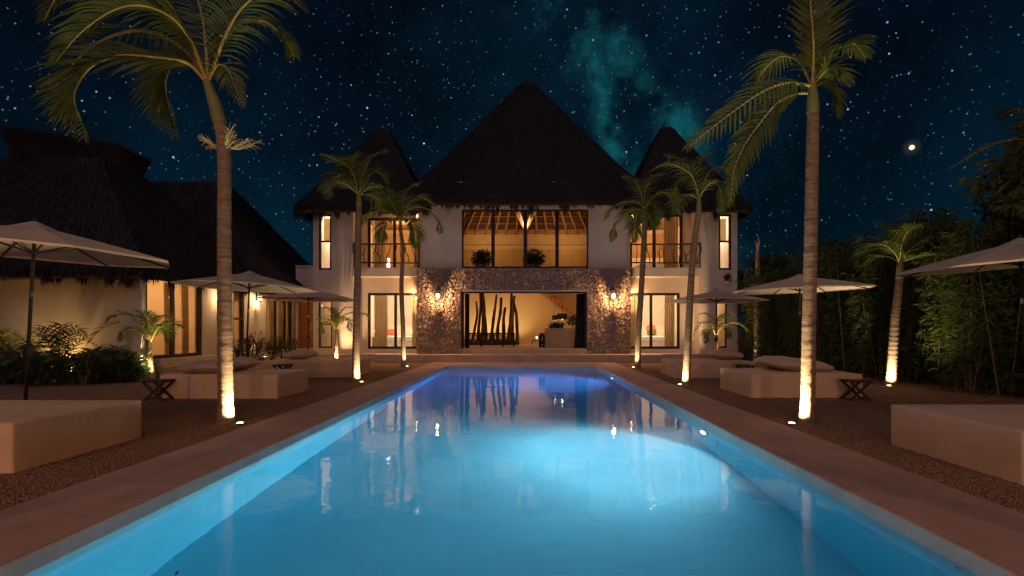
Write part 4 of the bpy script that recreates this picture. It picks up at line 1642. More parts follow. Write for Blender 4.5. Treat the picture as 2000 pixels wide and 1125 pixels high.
def palm(base, path, r0, r1, shaft, label, fronds, L, wind=(0, 0, 0), grav=.5, n=34, seed=0, width=.022, rings=.085, name='palm_tree',
         flowers=None, cat='palm', group='palms lit from below', swell=1.25, vee=.25):
    """path: 3D points from the ground to the crown; shaft: fraction where the green crownshaft begins;
    fronds: list of 3D point lists"""
    e_ = empty(name, base, label, cat, group)
    rn = random.Random(seed)
    c = curve(path, 160)
    ln = sum((c[k + 1] - c[k]).length for k in range(159))
    nb = int(160 * shaft)
    tb, tr_ = [], []
    for k in range(nb + 1):
        t = k / 159
        r = r0 + (r1 - r0) * (t / shaft)
        if t * ln < .35:
            r *= 1 + (swell - 1) * (1 - t * ln / .35) ** 2
        ph = (t * ln / rings) % 1
        r *= 1 + .085 * (1 - ph) ** 2 + rn.gauss(0, .006)
        tb.append(c[k])
        tr_.append(r)
    MB().tube(tb, tr_, 14).build('trunk', 'trunk', e_, smooth=True)
    sp, sr = [], []
    for k in range(nb, 160):
        t = (k - nb) / max(1, (159 - nb))
        sp.append(c[k])
        sr.append(r1 * (1.12 - .45 * t + .10 * math.sin(t * math.pi)))
    if len(sp) > 2:
        MB().tube(sp, sr, 12).build('crownshaft', 'shaft', e_, smooth=True)
    for k, f in enumerate(fronds):
        kw = {}
        if isinstance(f, dict):
            kw = {a: b for a, b in f.items() if a != 'p'}
            f = f['p']
        a = dict(L=L, wind=wind, grav=grav, n=n, seed=seed * 100 + k, width=width, vee=vee)
        a.update(kw)
        frond(e_, f, **a)
    return e_


def uplight(loc, aim, en, label, col=(1, .80, .46), size=150):
    e_ = empty('garden_uplight', loc, label, 'uplight', 'uplights at the palm feet')
    x, y, z = loc
    MB().lathe((x, y, z), [(.07, -.02), (.07, .008), (.055, .014)], 12).build('housing', 'metal', e_)
    MB().lathe((x, y, z + .0145), [(.046, 0), (.040, .006)], 12).build('lens', 'lens', e_)
    light('uplight_light', 'SPOT', (x, y, z + .03), en, col, e_, aim=aim, spot_size=R(size), spot_blend=.75, shadow_soft_size=.025)


def px(Y, *pts):
    """pixels (x, y[, extra distance]) -> points round distance Y"""
    return [P(p[0], p[1], Y + (p[2] if len(p) > 2 else 0)) for p in pts]


def ramp(pts, dy):
    n = len(pts) - 1
    return [(a, b, dy * k / n) for k, (a, b) in enumerate(pts)]


def trunk_path(Y, pts):
    q = [P(a, b, Y) for a, b in pts]
    q[0].z = -.03
    return q


# --- big left palm
Y = 8.05
FL = [dict(p=px(Y, (405, 163), (367, 124, -.1), (317, 114, -.3), (243, 108, -.5), (188, 124, -.6), (155, 160, -.65), (146, 200, -.65), (168, 262, -.6)), normal=(0, -1, .5), wind=(-1.2, 0, .15), L=.78, grav=.55, n=64),
      dict(p=px(Y, (403, 160), (370, 128, .2), (338, 128, .4), (324, 160, .5), (328, 200, .55), (345, 262, .6)), normal=(0, -1, .4), wind=(-.95, 0, 0), L=.66, grav=.75, n=52),
      dict(p=px(Y, (404, 158), (375, 85, -.1), (340, 38, -.3), (285, 12, -.6), (226, 18, -.8), (160, 62, -.9), (110, 120, -1)), wind=(-.7, 0, 0), L=.75, grav=.8, n=62),
      dict(p=px(Y, (406, 158), (402, 90, .1), (392, 20, .3), (365, -50, .5), (320, -90, .6)), normal=(.2, -1, .2), wind=(-.3, 0, 0), L=.7, grav=.6),
      dict(p=px(Y, (408, 158), (430, 95, .2), (468, 48, .4), (515, 42, .6), (552, 70, .7), (574, 108, .8)), normal=(0, -.5, 1), wind=(.1, 0, 0), L=.55, grav=.9),
      dict(p=px(Y, (408, 160), (424, 128, -.2), (442, 132, -.3), (456, 160, -.4), (474, 205, -.45)), normal=(.6, -1, .3), wind=(-.05, 0, -.2), L=.34, grav=.7, n=26),
      dict(p=px(Y, (404, 156), (360, 60, .3), (300, -20, .7), (215, -55, 1.0), (130, -30, 1.2), (85, 40, 1.3)), wind=(-.6, 0, 0), L=.75, grav=.8, n=56),
      dict(p=px(Y, (408, 156), (440, 70, -.3), (478, 10, -.6), (535, -25, -.9), (585, 10, -1.1)), wind=(-.1, 0, 0), L=.6, grav=.8),
      dict(p=px(Y, (404, 158), (350, 90, .5), (270, 60, 1.0), (180, 90, 1.4), (105, 170, 1.6)), wind=(-.8, 0, 0), L=.7, grav=.7, n=38)]
pl = palm((-4.73, Y, 0), trunk_path(Y, [(441, 825), (439, 640), (438, 460), (437, 295), (424, 220), (404, 158)]), .106, .090, .735,
          'tall ringed palm at the left pool side nearest the camera, leaning crown', FL, .7, seed=1, n=46, width=.0145)
fw_ = MB()
rn = random.Random(4)
b0 = P(437, 290, Y)
for s_, k in ((-1, 5), (1, 8)):
    for q in range(k):
        d = Vector((s_ * rn.uniform(.6, 1), rn.uniform(-.7, .7), rn.uniform(.0, .45))).normalized()
        l_ = rn.uniform(.25, .48)
        pts = [b0 + d * .08, b0 + d * l_ * .5 + Vector((0, 0, -.01)), b0 + d * l_ + Vector((0, 0, .05))]
        fw_.tube(pts, [.012, .008, .004], 4)
        for z in range(16 if s_ > 0 else 9):
            t = rn.uniform(.3, 1)
            m_ = pts[0].lerp(pts[2], t)
            e2 = (d + Vector((rn.gauss(0, .5), rn.gauss(0, .5), rn.gauss(.25, .5)))).normalized()
            fw_.tube([m_, m_ + e2 * rn.uniform(.05, .16)], [.004, .002], 3)
fw_.build('flower_stalk', 'flower', pl)
# --- big right palm
Y = 8.01
FR = [dict(p=px(Y, (1586, 168), (1564, 164, -.1), (1534, 162, -.2), (1489, 179, -.3), (1433, 217, -.4), (1385, 254, -.5), (1345, 288, -.5)), normal=(.1, -.8, 1), L=.50, grav=.55, n=36, wind=(-.15, 0, -.2)),
      dict(p=px(Y, (1583, 182), (1555, 184, .1), (1519, 200, .2), (1482, 243, .3), (1452, 287, .3), (1433, 336, .3), (1427, 395, .3)), normal=(.3, -.9, .5), L=.46, grav=.5, n=38, wind=(-.1, 0, -.2)),
      dict(p=px(Y, (1587, 165), (1589, 95, -.1), (1584, 20, -.1), (1576, -60, 0), (1560, -120, .1)), normal=(0, -1, 0), L=.50, grav=.15, n=34, width=.026),
      dict(p=px(Y, (1589, 165), (1612, 120, .4), (1640, 90, .8), (1668, 85, 1.1), (1690, 112, 1.3)), wind=(.3, 0, 0), L=.5, grav=.7),
      dict(p=px(Y, (1590, 172), (1612, 160, .1), (1628, 180, .2), (1636, 225, .2)), normal=(.5, -1, .3), L=.36, grav=.7, n=24),
      dict(p=px(Y, (1590, 166), (1614, 138, -.2), (1636, 138, -.3), (1652, 165, -.4)), normal=(.2, -1, .6), L=.34, grav=.6, n=24),
      dict(p=px(Y, (1585, 165), (1560, 120, .5), (1525, 110, .9), (1490, 140, 1.2), (1470, 180, 1.3)), L=.5, grav=.7),
      dict(p=px(Y, (1588, 164), (1605, 80, .4), (1630, 20, .8), (1665, 0, 1.1)), L=.5, grav=.5)]
palm((4.40, Y, 0), trunk_path(Y, [(1577, 826), (1580, 650), (1584, 450), (1587, 280), (1588, 230), (1587, 165)]), .103, .082, .83,
     'tall ringed palm at the right pool side nearest the camera', FR, .55, seed=2, n=40, width=.017)
# --- second left
Y = 14.5
FB = [px(Y, (698, 382), (695, 356, -.1), (686, 333, -.2), (675, 321, -.3), (652, 310, -.5), (628, 302, -.6)),
      px(Y, (697, 375), (681, 347, .2), (665, 340, .4), (649, 356, .5), (638, 385, .5)),
      px(Y, (704, 380), (720, 367, -.3), (737, 364, -.5), (752, 368, -.6), (760, 380, -.7)),
      px(Y, (703, 376), (718, 351, .2), (729, 336, .3), (743, 340, .4), (756, 358, .5)),
      px(Y, (702, 376), (712, 332, .3), (732, 302, .6), (756, 296, .8)),
      px(Y, (700, 378), (692, 345, .4), (690, 318, .7), (700, 296, .9)),
      px(Y, (697, 378), (676, 360, -.6), (652, 358, -1.0), (640, 372, -1.2)),
      px(Y, (704, 380), (722, 380, .5), (740, 392, .8), (752, 415, .9))]
palm((-4.83, Y, 0), trunk_path(Y, [(695, 746), (696, 640), (699, 520), (700, 440), (701, 410), (701, 378)]), .105, .075, .84,
     'slim palm standing second on the left pool side', FB, .52, seed=3, n=26, width=.022, grav=.6)
# --- third left, by the house
Y = 20.7
FC = [px(Y, (782, 434), (773, 412, -.2), (762, 392, -.4), (742, 378, -.6), (722, 380, -.8)),
      px(Y, (783, 432), (792, 414, 0), (808, 405, -.2), (832, 408, -.4), (852, 428, -.5), (860, 452, -.5)),
      px(Y, (781, 433), (768, 415, .2), (741, 411, .4), (718, 424, .5), (702, 452, .5)),
      px(Y, (783, 432), (800, 396, .4), (824, 386, .7), (848, 398, .9)),
      px(Y, (782, 432), (786, 398, .5), (798, 370, .8), (818, 358, 1.0)),
      px(Y, (784, 434), (800, 430, -.4), (810, 450, -.6), (813, 482, -.6)),
      px(Y, (780, 434), (764, 428, -.5), (750, 442, -.8), (744, 470, -.8)),
      px(Y, (781, 432), (770, 395, .8), (752, 375, 1.2))]
palm((-4.97, Y, 0), trunk_path(Y, [(788, 716), (787, 640), (784, 560), (787, 490), (783, 455), (782, 432)]), .10, .07, .84,
     'slim palm by the left stone pillar, crown over the balcony', FC, .62, seed=4, n=26, width=.028, grav=.65)
# --- second right
Y = 13.8
FD = [px(Y, (1365, 388), (1361, 365, -.1), (1350, 342, -.2), (1334, 330, -.3), (1316, 322, -.4), (1295, 321, -.5), (1264, 338, -.6)),
      px(Y, (1363, 382), (1352, 356, .2), (1340, 349, .4), (1325, 357, .5), (1314, 385, .5)),
      px(Y, (1367, 386), (1377, 350, .2), (1396, 328, .4), (1420, 332, .5), (1436, 362, .6)),
      px(Y, (1367, 386), (1382, 362, -.4), (1400, 358, -.6), (1410, 385, -.7), (1406, 412, -.7)),
      px(Y, (1365, 386), (1362, 345, .5), (1370, 312, .8), (1388, 292, 1.0)),
      px(Y, (1364, 386), (1350, 340, .4), (1330, 312, .8), (1302, 304, 1.1)),
      px(Y, (1363, 388), (1345, 380, -.5), (1330, 392, -.8), (1322, 415, -.9))]
palm((4.31, Y, 0), trunk_path(Y, [(1340, 751), (1345, 640), (1351, 530), (1359, 450), (1364, 420), (1365, 385)]), .10, .068, .80,
     'slim palm leaning right, second on the right pool side', FD, .50, seed=5, n=26, width=.02, grav=.6)
# --- third right
Y = 20.1
FE = [px(Y, (1258, 410), (1249, 397, 0), (1235, 394, -.2), (1213, 397, -.4), (1196, 408, -.5), (1184, 426, -.6)),
      px(Y, (1258, 412), (1243, 408, .2), (1222, 416, .4), (1203, 440, .5), (1194, 468, .5)),
      px(Y, (1257, 408), (1250, 372, .4), (1236, 350, .8), (1218, 345, 1)),
      px(Y, (1259, 408), (1275, 386, .2), (1295, 376, .3), (1312, 384, .4), (1320, 412, .4)),
      px(Y, (1259, 410), (1268, 396, -.4), (1279, 405, -.6), (1283, 435, -.7)),
      px(Y, (1258, 408), (1262, 368, .5), (1276, 345, .9), (1296, 340, 1.2)),
      px(Y, (1257, 412), (1248, 412, -.5), (1240, 435, -.8), (1238, 470, -.8)),
      px(Y, (1259, 412), (1268, 420, .4), (1273, 445, .5))]
palm((4.37, Y, 0), trunk_path(Y, [(1245, 718), (1248, 640), (1254, 540), (1258, 470), (1259, 440), (1258, 408)]), .115, .10, .86,
     'slim palm by the right stone pillar, crown over the balcony', FE, .60, seed=6, n=26, width=.028, grav=.65)
# --- palm before the bamboo
Y = 13.55
FF = [px(Y, (1758, 515), (1748, 495, -.1), (1728, 479, -.2), (1704, 479, -.3), (1681, 495, -.4), (1670, 520, -.4)),
      px(Y, (1760, 512), (1768, 500, -.1), (1789, 478, -.3), (1823, 461, -.5), (1856, 461, -.6), (1888, 484, -.7)),
      px(Y, (1760, 513), (1782, 505, -.3), (1809, 498, -.6), (1838, 497, -.9)),
      px(Y, (1756, 513), (1738, 503, .3), (1715, 501, .5), (1700, 512, .6)),
      px(Y, (1757, 511), (1750, 472, .3), (1738, 446, .5), (1722, 436, .7)),
      px(Y, (1760, 509), (1788, 466, .3), (1828, 443, .6), (1866, 444, .8), (1890, 460, .9)),
      px(Y, (1757, 510), (1762, 475, -.4), (1776, 450, -.7), (1798, 440, -.9)),
      px(Y, (1756, 511), (1735, 480, .6), (1700, 462, 1.0), (1668, 474, 1.2))]
palm((9.65, Y, 0), trunk_path(Y, [(1740, 753), (1744, 690), (1749, 620), (1754, 575), (1757, 545), (1758, 510)]), .125, .085, .80,
     'mid-height palm in front of the bamboo hedge on the right', FF, .48, seed=7, n=28, width=.022, grav=.5)
# --- topped palm stem near the villa's right corner
Y = 23.2
t_ = palm((10.4, Y, 0), trunk_path(Y, [(1477, 708), (1478, 640), (1479, 580), (1480, 530), (1480, 505), (1480, 488)]), .12, .085, .9,
          'thin bare palm stem without a crown right of the villa', [], .3, seed=8)
for k, (dx, dz) in enumerate(((.12, .55), (-.10, .5), (.05, .7))):
    b = P(1480, 490, Y)
    MB().tube([b, b + Vector((dx * .5, 0, dz * .5)), b + Vector((dx, .05, dz))], [.04, .025, .006], 5).build('dead_stem', 'flower', t_)
# --- small palms
Y = 15.15
FG = [px(Y, (291, 668), (278, 652, -.1), (261, 643, -.2), (243, 647, -.3), (234, 665, -.3)),
      px(Y, (291, 668), (272, 640, .1), (235, 630, .2), (197, 645, .2), (172, 672, .2)),
      px(Y, (292, 666), (272, 632, -.3), (248, 614, -.5), (222, 618, -.6), (205, 632, -.7)),
      px(Y, (294, 669), (306, 647, -.1), (324, 632, -.2), (342, 630, -.3), (356, 640, -.4)),
      px(Y, (294, 667), (309, 640, -.3), (324, 644, -.5), (332, 672, -.6)),
      px(Y, (293, 666), (292, 636, -.3), (282, 614, -.5), (268, 608, -.6)),
      px(Y, (293, 666), (300, 635, .1), (318, 618, .1), (338, 622, .1))]
palm((-11.05, Y, 0), trunk_path(Y, [(298, 741), (294, 720), (292, 700), (292, 685), (292, 678), (292, 665)]), .085, .065, .72,
     'small low palm at the corner of the guest house', FG, .36, seed=9, n=26, width=.017, grav=.45, rings=.05)
Y = 23.6
FH = [px(Y, (657, 645), (651, 634, -.1), (638, 625, -.2), (618, 626, -.3), (607, 640, -.4)),
      px(Y, (658, 643), (673, 618, -.1), (690, 611, -.2), (712, 614, -.3), (722, 624, -.3)),
      px(Y, (657, 642), (655, 618, .1), (646, 604, .2), (632, 602, .3)),
      px(Y, (658, 643), (668, 624, -.4), (680, 625, -.6), (684, 645, -.6)),
      px(Y, (657, 642), (662, 618, .1), (674, 603, .2), (690, 600, .3)),
      px(Y, (656, 644), (646, 630, -.5), (632, 634, -.7), (626, 652, -.8))]
e_ = palm((-8.75, Y, 0), trunk_path(Y, [(656, 706), (656, 690), (657, 675), (657, 662), (657, 655), (657, 642)]), .11, .06, .7,
          'small palm in front of the villa slit window, left', FH, .42, seed=10, n=22, width=.022, grav=.45, rings=.05)
Y = 22.6
FI = [px(Y, (1400, 655), (1411, 638, -.1), (1434, 630, -.2), (1454, 640, -.3), (1462, 658, -.3), (1464, 678, -.3)),
      px(Y, (1398, 655), (1394, 640, -.1), (1381, 630, -.2), (1366, 634, -.3), (1355, 655, -.3)),
      px(Y, (1399, 652), (1391, 626, .2), (1380, 614, .3), (1366, 614, .4)),
      px(Y, (1400, 652), (1406, 626, .2), (1418, 614, .4), (1432, 616, .5)),
      px(Y, (1400, 654), (1408, 640, -.5), (1418, 642, -.8), (1424, 660, -.8)),
      px(Y, (1398, 654), (1390, 642, -.5), (1380, 650, -.7), (1377, 668, -.7))]
palm((8.45, Y, 0), trunk_path(Y, [(1400, 709), (1400, 695), (1400, 682), (1400, 672), (1400, 665), (1400, 653)]), .10, .06, .7,
     'small arching palm in front of the villa, right', FI, .42, seed=11, n=22, width=.022, grav=.55, rings=.05)
# --- two palms nearest the camera, outside the frame; and one beyond the right edge whose leaf hangs in
for (x, y, k, lab) in ((-4.85, 1.3, 12, 'palm trunk beside the left deck, outside the picture'), (4.55, 1.3, 13, 'palm trunk beside the right deck, outside the picture')):
    c0 = Vector((x, y, 6.2))
    fr = []
    for q in range(7):
        a = q * .9 + k
        d = Vector((math.cos(a), math.sin(a), 0))
        fr.append([c0, c0 + d * .7 + Vector((0, 0, .6)), c0 + d * 1.5 + Vector((0, 0, .7)), c0 + d * 2.2 + Vector((0, 0, .2))])
    palm((x, y, 0), [Vector((x, y, -.03)), Vector((x, y, 2)), Vector((x, y, 4)), Vector((x, y, 5.2)), c0], .13, .10, .85, lab, fr, .5, seed=k, n=20)
    s_ = -1 if x > 0 else 1
    uplight((x + s_ * .30, y + .12, 0), (x + s_ * .05, y + .1, 5), 520, 'small uplight at the foot of ' + lab, (1, .62, .26), 174)
Y = 11.0
c0 = P(2075, 330, Y)
palm((c0.x + .1, Y, 0), [Vector((c0.x + .1, Y, -.03)), Vector((c0.x + .05, Y, 2)), Vector((c0.x, Y, 4)), c0], .12, .09, .85,
     'palm behind the right hedge, one leaf reaching into the picture',
     [px(Y, (2075, 330), (2030, 280, -.1), (1980, 272, -.2), (1925, 288, -.3), (1860, 326, -.4)),
      px(Y, (2075, 330), (2120, 280), (2180, 280), (2230, 320)), px(Y, (2075, 330), (2080, 260), (2100, 200), (2140, 170)),
      px(Y, (2075, 330), (2030, 240, .5), (1990, 215, 1), (1950, 225, 1.4))], .55, seed=14, n=28, grav=.7)

# --- uplights at the palms (seen as bright points at the trunk feet)
uplight((-4.44, 7.94, 0), (-4.62, 8.0, 4.2), 520, 'small uplight at the foot of the nearest left palm')
uplight((4.11, 7.93, 0), (4.34, 8.0, 5.0), 950, 'small uplight at the foot of the nearest right palm')
uplight((-4.60, 14.30, 0), (-4.78, 14.5, 4.5), 290, 'small uplight at the foot of the second left palm')
uplight((4.08, 13.60, 0), (4.50, 13.8, 4.8), 290, 'small uplight at the foot of the second right palm')
uplight((-4.76, 20.45, 0), (-5.0, 20.7, 5.0), 290, 'small uplight at the foot of the third left palm', size=95)
uplight((4.15, 19.85, 0), (4.5, 20.1, 5.0), 290, 'small uplight at the foot of the third right palm', size=95)
uplight((9.42, 13.30, 0), (9.75, 13.6, 3.2), 520, 'small uplight at the foot of the palm before the bamboo', size=140)
uplight((-10.86, 14.95, 0), (-11.1, 15.1, 2.2), 330, 'small uplight at the foot of the small guest house palm', size=95)
uplight((-8.62, 23.40, 0), (-8.8, 24.2, 3.0), 520, 'small uplight at the foot of the small left villa palm', (1, .62, .30), 110)
uplight((8.28, 22.40, 0), (8.6, 23.6, 2.6), 620, 'small uplight at the foot of the small right villa palm', (1, .62, .30), 110)
uplight((10.22, 22.95, 0), (10.4, 23.2, 3.5), 156, 'small uplight at the foot of the bare palm stem', size=50)
uplight((-10.72, 21.0, .35), (-11.1, 21.0, 1.4), 57.2, 'small uplight among the planter shrubs', size=110)
uplight((9.6, 9.6, 0), (10.9, 10.2, 3.5), 45, 'small uplight before the bamboo at the right picture edge', size=80)

uplight((-13.8, 15.12, 0), (-14.0, 15.30, 2.6), 290, 'small uplight among the palm bushes below the yellow wall', (1, .60, .20), 130)

# ============================================================ shrubs, hedge, trees
def leafball(mb, c, rx, ry, rz, n, l0, l1, w, rn, droop=.3, shell=.55):
    for q in range(n):
        d = Vector((rn.gauss(0, 1), rn.gauss(0, 1), rn.gauss(0, 1))).normalized()
        rr = shell + (1 - shell) * rn.random() if rn.random() < .8 else rn.random()
        p = Vector(c) + Vector((d.x * rx, d.y * ry, d.z * rz)) * rr
        dd = (d * .8 + Vector((rn.gauss(0, .6), rn.gauss(0, .6), rn.gauss(0, .5) - droop))).normalized()
        sd = dd.cross(Vector((rn.gauss(0, 1), rn.gauss(0, 1), rn.gauss(0, 1)))).normalized()
        L = rn.uniform(l0, l1)
        mb.ribbon([p, p + dd * L * .5, p + dd * L + Vector((0, 0, -L * .15))], [w * .3, w, w * .05], sd)


def fan_plant(base, label, n, L, spread, leafL, seed, mat=None, name='palm_bush', group='low palm bushes by the guest house', rise=1.0):
    e_ = empty(name, base, label, 'bush', group)
    rn = random.Random(seed)
    b = Vector(base)
    for k in range(n):
        a = k * 2.4 + rn.uniform(-.3, .3)
        d = Vector((math.cos(a), math.sin(a), 0))
        h = L * rn.uniform(.6, 1.05) * rise
        s_ = spread * rn.uniform(.5, 1.1)
        pts = [b + d * .04, b + d * s_ * .3 + Vector((0, 0, h * .65)), b + d * s_ * .7 + Vector((0, 0, h)), b + d * s_ * 1.15 + Vector((0, 0, h * .85))]
        o = frond(e_, pts, leafL, grav=.45, n=16, seed=seed * 50 + k, width=.017, start=.25, name='leaf')
        if mat:
            o.data.materials[0] = M[mat]
    return e_


k = 0
for (x_, y_, n, h, s_, lab) in ((40, 14.2, 9, 1.55, .9, 'dark palm bush at the left picture edge under the umbrella'),
                                (115, 14.6, 10, 2.1, .8, 'tallest dark palm bush against the yellow wall'),
                                (165, 14.0, 9, 1.2, .8, 'dark low palm bush right of the umbrella pole'),
                                (-30, 14.6, 9, 1.7, .9, 'dark palm bush beyond the left picture edge'),
                                (75, 13.6, 9, 1.1, .8, 'dark low palm bush behind the umbrella pole'),
                                (205, 14.4, 11, 1.15, .8, 'palm bush half lit beside the small palm'),
                                (238, 14.5, 12, 1.0, .62, 'brightly lit low palm bush next to the small palm'),
                                (0, 13.9, 9, 1.2, .9, 'dark low palm bush at the lower left picture edge')):
    k += 1
    fan_plant(((x_ - 1028) / 1000 * y_, y_, -.02), lab, n, h, s_, .34, 70 + k, rise=.8)
    mb = MB()
    b = ((x_ - 1028) / 1000 * y_, y_ + .1, .38)
    leafball(mb, b, .62, .4, .42, 700, .10, .24, .02, random.Random(k), .2)
    tag(mb.build('ground_shrub', 'bush'), 'dark shrub leaves under the ' + lab, 'shrub', 'dark shrubs under the palm bushes')

# planter shrubs in front of the guest house
for k, (px_, Y_, h, mat, lab) in enumerate(((462, 19.2, .75, 'bush', 'leafy green shrub left end of the planter row'), (487, 19.9, 1.05, 'red_leaf', 'dark red cordyline shrub behind the umbrella pole'),
                                            (508, 20.8, .85, 'red_leaf', 'smaller dark red shrub in the planter row'), (530, 21.3, .85, 'bush', 'bushy green shrub in the middle of the planter row'),
                                            (552, 22.2, 1.0, 'bush', 'spiky green shrub right in the planter row'), (570, 23.0, .9, 'bush', 'green shrub nearest the wooden door'))):
    x = FX + .62
    b = Vector(((px_ - 1028) / 1000 * Y_, Y_, .0))
    b.x = max(b.x, FX + .5)
    e_ = empty('shrub', b, lab, 'shrub', 'shrubs in the planter row')
    rn = random.Random(90 + k)
    mb = MB()
    st_ = MB()
    for q in range(9):
        tip = b + Vector((rn.gauss(0, .25), rn.gauss(0, .22), .35 + h * rn.uniform(.5, 1)))
        st_.tube([b + Vector((0, 0, .02)), b.lerp(tip, .5) + Vector((rn.gauss(0, .03), 0, 0)), tip], [.014, .010, .006], 5)
        for z in range(26):
            a = rn.uniform(0, 6.28)
            t = rn.uniform(.45, 1)
            p = b.lerp(tip, t)
            d = Vector((math.cos(a), math.sin(a), rn.uniform(.1, 1.0))).normalized()
            L = rn.uniform(.16, .34)
            sd = d.cross(Vector((0, 0, 1))).normalized()
            mb.ribbon([p, p + d * L * .5, p + d * L + Vector((0, 0, -L * .35))], [.008, .020, .002], sd)
    st_.build('stem', 'bark', e_)
    mb.build('foliage', mat, e_)
pla = empty('planter_kerb', (-10.5, 21, 0), 'low pale plaster planter kerb along the guest house shrubs', 'planter')
MB().box(-10.38, -10.26, 18.9, 23.6, -.02, .24).build('kerb', 'terrace', pla, bevel=.012)
MB().box(-10.88, -10.40, 18.95, 23.55, .02, .16).build('soil', 'mortar', pla)

# bamboo hedge
def bamboo(seed):
    e_ = empty('bamboo_clump', (0, 0, 0))
    rn = random.Random(seed)
    fo = MB()
    for q in range(9):
        a = rn.uniform(0, 6.28)
        b = Vector((rn.gauss(0, .28), rn.gauss(0, .38), -.02))
        h = rn.uniform(2.9, 4.1)
        tip = b + Vector((math.cos(a) * .55 - .15, math.sin(a) * .5, h))
        pts = curve([b, b.lerp(tip, .4) + Vector((0, 0, .1)), b.lerp(tip, .75) + Vector((0, 0, .18)), tip], 14)
        cu = MB().tube(pts, [.017 * (1 - .8 * z / 13) * (1.12 if z % 2 else 1) for z in range(14)], 6)
        cu.build('culm', 'bamboo', e_, smooth=True)
        for z in range(240):
            t = rn.uniform(.05, 1)
            p = pts[min(12, int(t * 13))].lerp(pts[min(13, int(t * 13) + 1)], rn.random())
            a = rn.uniform(0, 6.28)
            d = Vector((math.cos(a), math.sin(a), rn.uniform(-.2, .5))).normalized()
            tw = p + d * rn.uniform(.06, .42)
            for y in range(3):
                dd = (d + Vector((rn.gauss(0, .5), rn.gauss(0, .5), rn.gauss(-.45, .35)))).normalized()
                L = rn.uniform(.13, .28)
                sd = dd.cross(Vector((rn.gauss(0, 1), rn.gauss(0, 1), rn.gauss(0, 1)))).normalized()
                fo.ribbon([tw, tw + dd * L * .45, tw + dd * L + Vector((0, 0, -.02))], [.005, .0165, .001], sd)
    fo.build('foliage', 'bamboo_leaf', e_)
    return e_


proto = [bamboo(s_) for s_ in (1, 2, 3)]
used = [False] * 3
rn = random.Random(17)
spots = []
y = 8.2
while y < 25.5:
    spots.append((11.05 + rn.uniform(-.15, .25), y))
    spots.append((11.95 + rn.uniform(-.2, .3), y + .45))
    y += .92
for k, (x, y) in enumerate(spots):
    q = k % 3
    if not used[q]:
        o = proto[q]
        used[q] = True
        o.location = (x, y, -.02)
    else:
        o = copy_tree(proto[q], (x, y, -.02))
    o.rotation_euler.z = rn.uniform(0, 6.28)
    s_ = rn.uniform(.82, 1.1)
    o.scale = (s_, s_, s_ * rn.uniform(.9, 1.1))
    tag(o, 'dense green bamboo clump in the hedge along the right side', 'bamboo', 'bamboo clumps in the right hedge')


# broadleaf trees
def tree(base, h, crown, n, label, seed, mat='tree_leaf', leaf=(.14, .30, .045), name='tree', group='trees behind the hedge'):
    e_ = empty(name, base, label, 'tree', group)
    rn = random.Random(seed)
    b = Vector(base)
    top = b + Vector((rn.gauss(0, .2), rn.gauss(0, .2), h * .72))
    tk = MB().tube(curve([b + Vector((0, 0, -.05)), b.lerp(top, .5) + Vector((rn.gauss(0, .1), 0, 0)), top], 8), [.16 - .012 * q for q in range(8)], 8)
    fo = MB()
    for q in range(n):
        d = Vector((rn.gauss(0, 1), rn.gauss(0, 1), rn.gauss(0, .8))).normalized()
        rr = rn.uniform(.35, 1.0)
        c = b + Vector((0, 0, h * .78)) + Vector((d.x * crown[0], d.y * crown[1], d.z * crown[2])) * rr
        st0 = b.lerp(top, rn.uniform(.55, 1))
        tk.tube([st0, st0.lerp(c, .5) + Vector((0, 0, .1)), c], [.05, .03, .012], 5)
        leafball(fo, c, .42, .42, .34, 90, leaf[0], leaf[1], leaf[2], rn, .3, .3)
    tk.build('trunk', 'bark', e_)
    fo.build('crown', mat, e_)
    return e_


tree((11.6, 10.9, 0), 6.2, (1.5, 1.3, 1.5), 46, 'broadleaf tree with lit leaves at the right picture edge', 31)
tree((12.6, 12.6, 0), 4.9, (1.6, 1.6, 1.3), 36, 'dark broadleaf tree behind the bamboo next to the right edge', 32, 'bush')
for k, (x, y, h, c_, lab) in enumerate(((14.0, 17.5, 4.6, 1.7, 'dark tree mass behind the palm before the hedge'), (14.8, 23.5, 5.2, 2.0, 'dark tree behind the hedge left of the lit palm'),
                                        (13.4, 28.0, 5.6, 1.9, 'dark tree right behind the villa corner'), (16.5, 28.5, 5.0, 2.2, 'dark tree further right behind the villa corner'),
                                        (15.0, 20.5, 4.4, 1.8, 'dark tree behind the hedge middle'))):
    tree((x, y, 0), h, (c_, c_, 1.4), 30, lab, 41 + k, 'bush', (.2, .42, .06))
for k, (px_, Y_, ztop, lab) in enumerate(((1512, 27, 5.3, 'dark palm silhouette behind the hedge near the villa'),)):
    x = (px_ - 1028) / 1000 * Y_
    c0 = Vector((x, Y_, ztop - .6))
    fr = []
    for q in range(9):
        a = q * .7 + k
        d = Vector((math.cos(a), math.sin(a), 0))
        fr.append([c0, c0 + d * .5 + Vector((0, 0, .5)), c0 + d * 1.1 + Vector((0, 0, .55)), c0 + d * 1.7 + Vector((0, 0, .1))])
    palm((x, Y_, 0), [Vector((x, Y_, -.03)), Vector((x, Y_, 2)), c0], .12, .1, .9, lab, fr, .5, seed=50 + k, n=18)

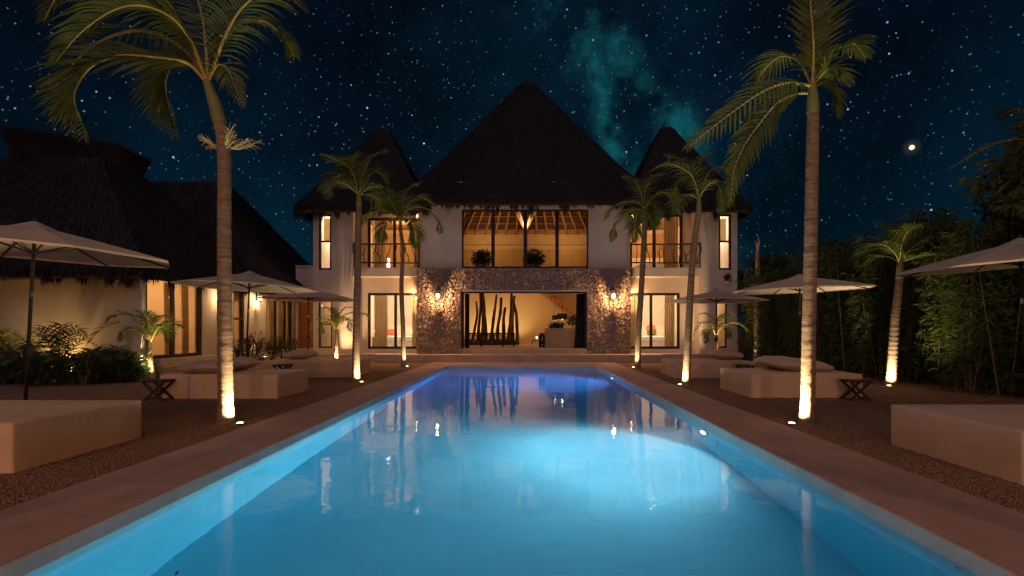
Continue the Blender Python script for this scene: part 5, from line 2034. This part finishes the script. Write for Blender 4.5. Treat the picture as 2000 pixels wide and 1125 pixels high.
# plants in the house
for k, (x, lab) in enumerate(((-2.2, 'round dark plant behind the left pane of the big upper window'), (.38, 'round dark plant behind the middle pane of the big upper window'))):
    e_ = empty('pot_plant', (x, 25.6, 4.44), lab, 'plant', 'plants at the upper window')
    MB().lathe((x, 25.6, 4.442), [(.16, 0), (.20, .30), (.19, .32)], 14).build('pot', 'pot', e_, smooth=True)
    mb = MB()
    leafball(mb, (x, 25.6, 5.05), .50, .40, .42, 900, .12, .28, .022, random.Random(k + 5), .15, .2)
    mb.build('foliage', 'bush', e_)
for k, (x, s_, lab) in enumerate(((1.42, .26, 'small green plant at the left on the counter'), (1.75, .22, 'small green plant in the middle on the counter'), (2.35, .36, 'larger green plant at the right on the counter'))):
    e_ = empty('counter_plant', (x, 26.4, 1.55), lab, 'plant', 'plants on the counter')
    h_ = .05 if k < 2 else .30
    MB().lathe((x, 26.4, 1.552), [(.06, 0), (.08, h_)], 10).build('pot', 'pot', e_, smooth=True)
    mb = MB()
    leafball(mb, (x, 26.4, 1.60 + h_ + s_ * .3), s_, s_ * .7, s_ * .65, 190, .08, .2, .035, random.Random(k + 25), .3, .2)
    mb.build('foliage', 'tree_leaf', e_)
for k in range(7):
    x = -3.3 + k * .42
    mb = MB()
    leafball(mb, (x, 30.2, .68), .26, .18, .16, 170, .08, .2, .03, random.Random(k + 65), .1, .2)
    tag(mb.build('ground_fern', 'tree_leaf'), 'low lit fern under the driftwood poles, %s from the left' % ORD[k], 'fern', 'ferns under the driftwood')
# wall pot on the villa's right block
wp = empty('wall_pot', P(1422, 552, 24.49), 'small pale pot with a plant on the right villa wall', 'pot')
c = P(1421, 553, 24.40)
MB().lathe((c.x, c.y, c.z - .12), [(.06, 0), (.12, .16), (.12, .2)], 12).build('pot', 'pot', wp, smooth=True)
mb = MB()
leafball(mb, (c.x, c.y, c.z + .28), .12, .08, .22, 90, .08, .2, .022, random.Random(77), .0, .2)
mb.build('foliage', 'bush', wp)

# a few dead leaves drifting on the water
for k, (px_, py_, lab) in enumerate(((470, 937, 'dead leaf floating by the left pool wall, further away'), (345, 1122, 'dead leaf floating at the lower left of the pool'),
                                     (1540, 943, 'dead leaf floating by the right pool wall, further away'), (1872, 1112, 'dead leaf floating at the lower right of the pool'))):
    Y_ = (CAMZ - WZ) / ((py_ - 645) / 1000)
    c = P(px_, py_, Y_)
    a_ = k * 1.9
    d_ = Vector((math.cos(a_), math.sin(a_), 0))
    s_ = Vector((-d_.y, d_.x, 0))
    b0 = Vector((c.x, c.y, WZ + .006))
    mb = MB().ribbon([b0 - d_ * .025, b0 - d_ * .01 + Vector((0, 0, .002)), b0 + d_ * .01 + Vector((0, 0, .005)), b0 + d_ * .03 + Vector((0, 0, .009))], [.001, .008, .007, .001], s_)
    tag(mb.build('fallen_leaf', 'bark'), lab, 'leaf', 'dead leaves on the pool')
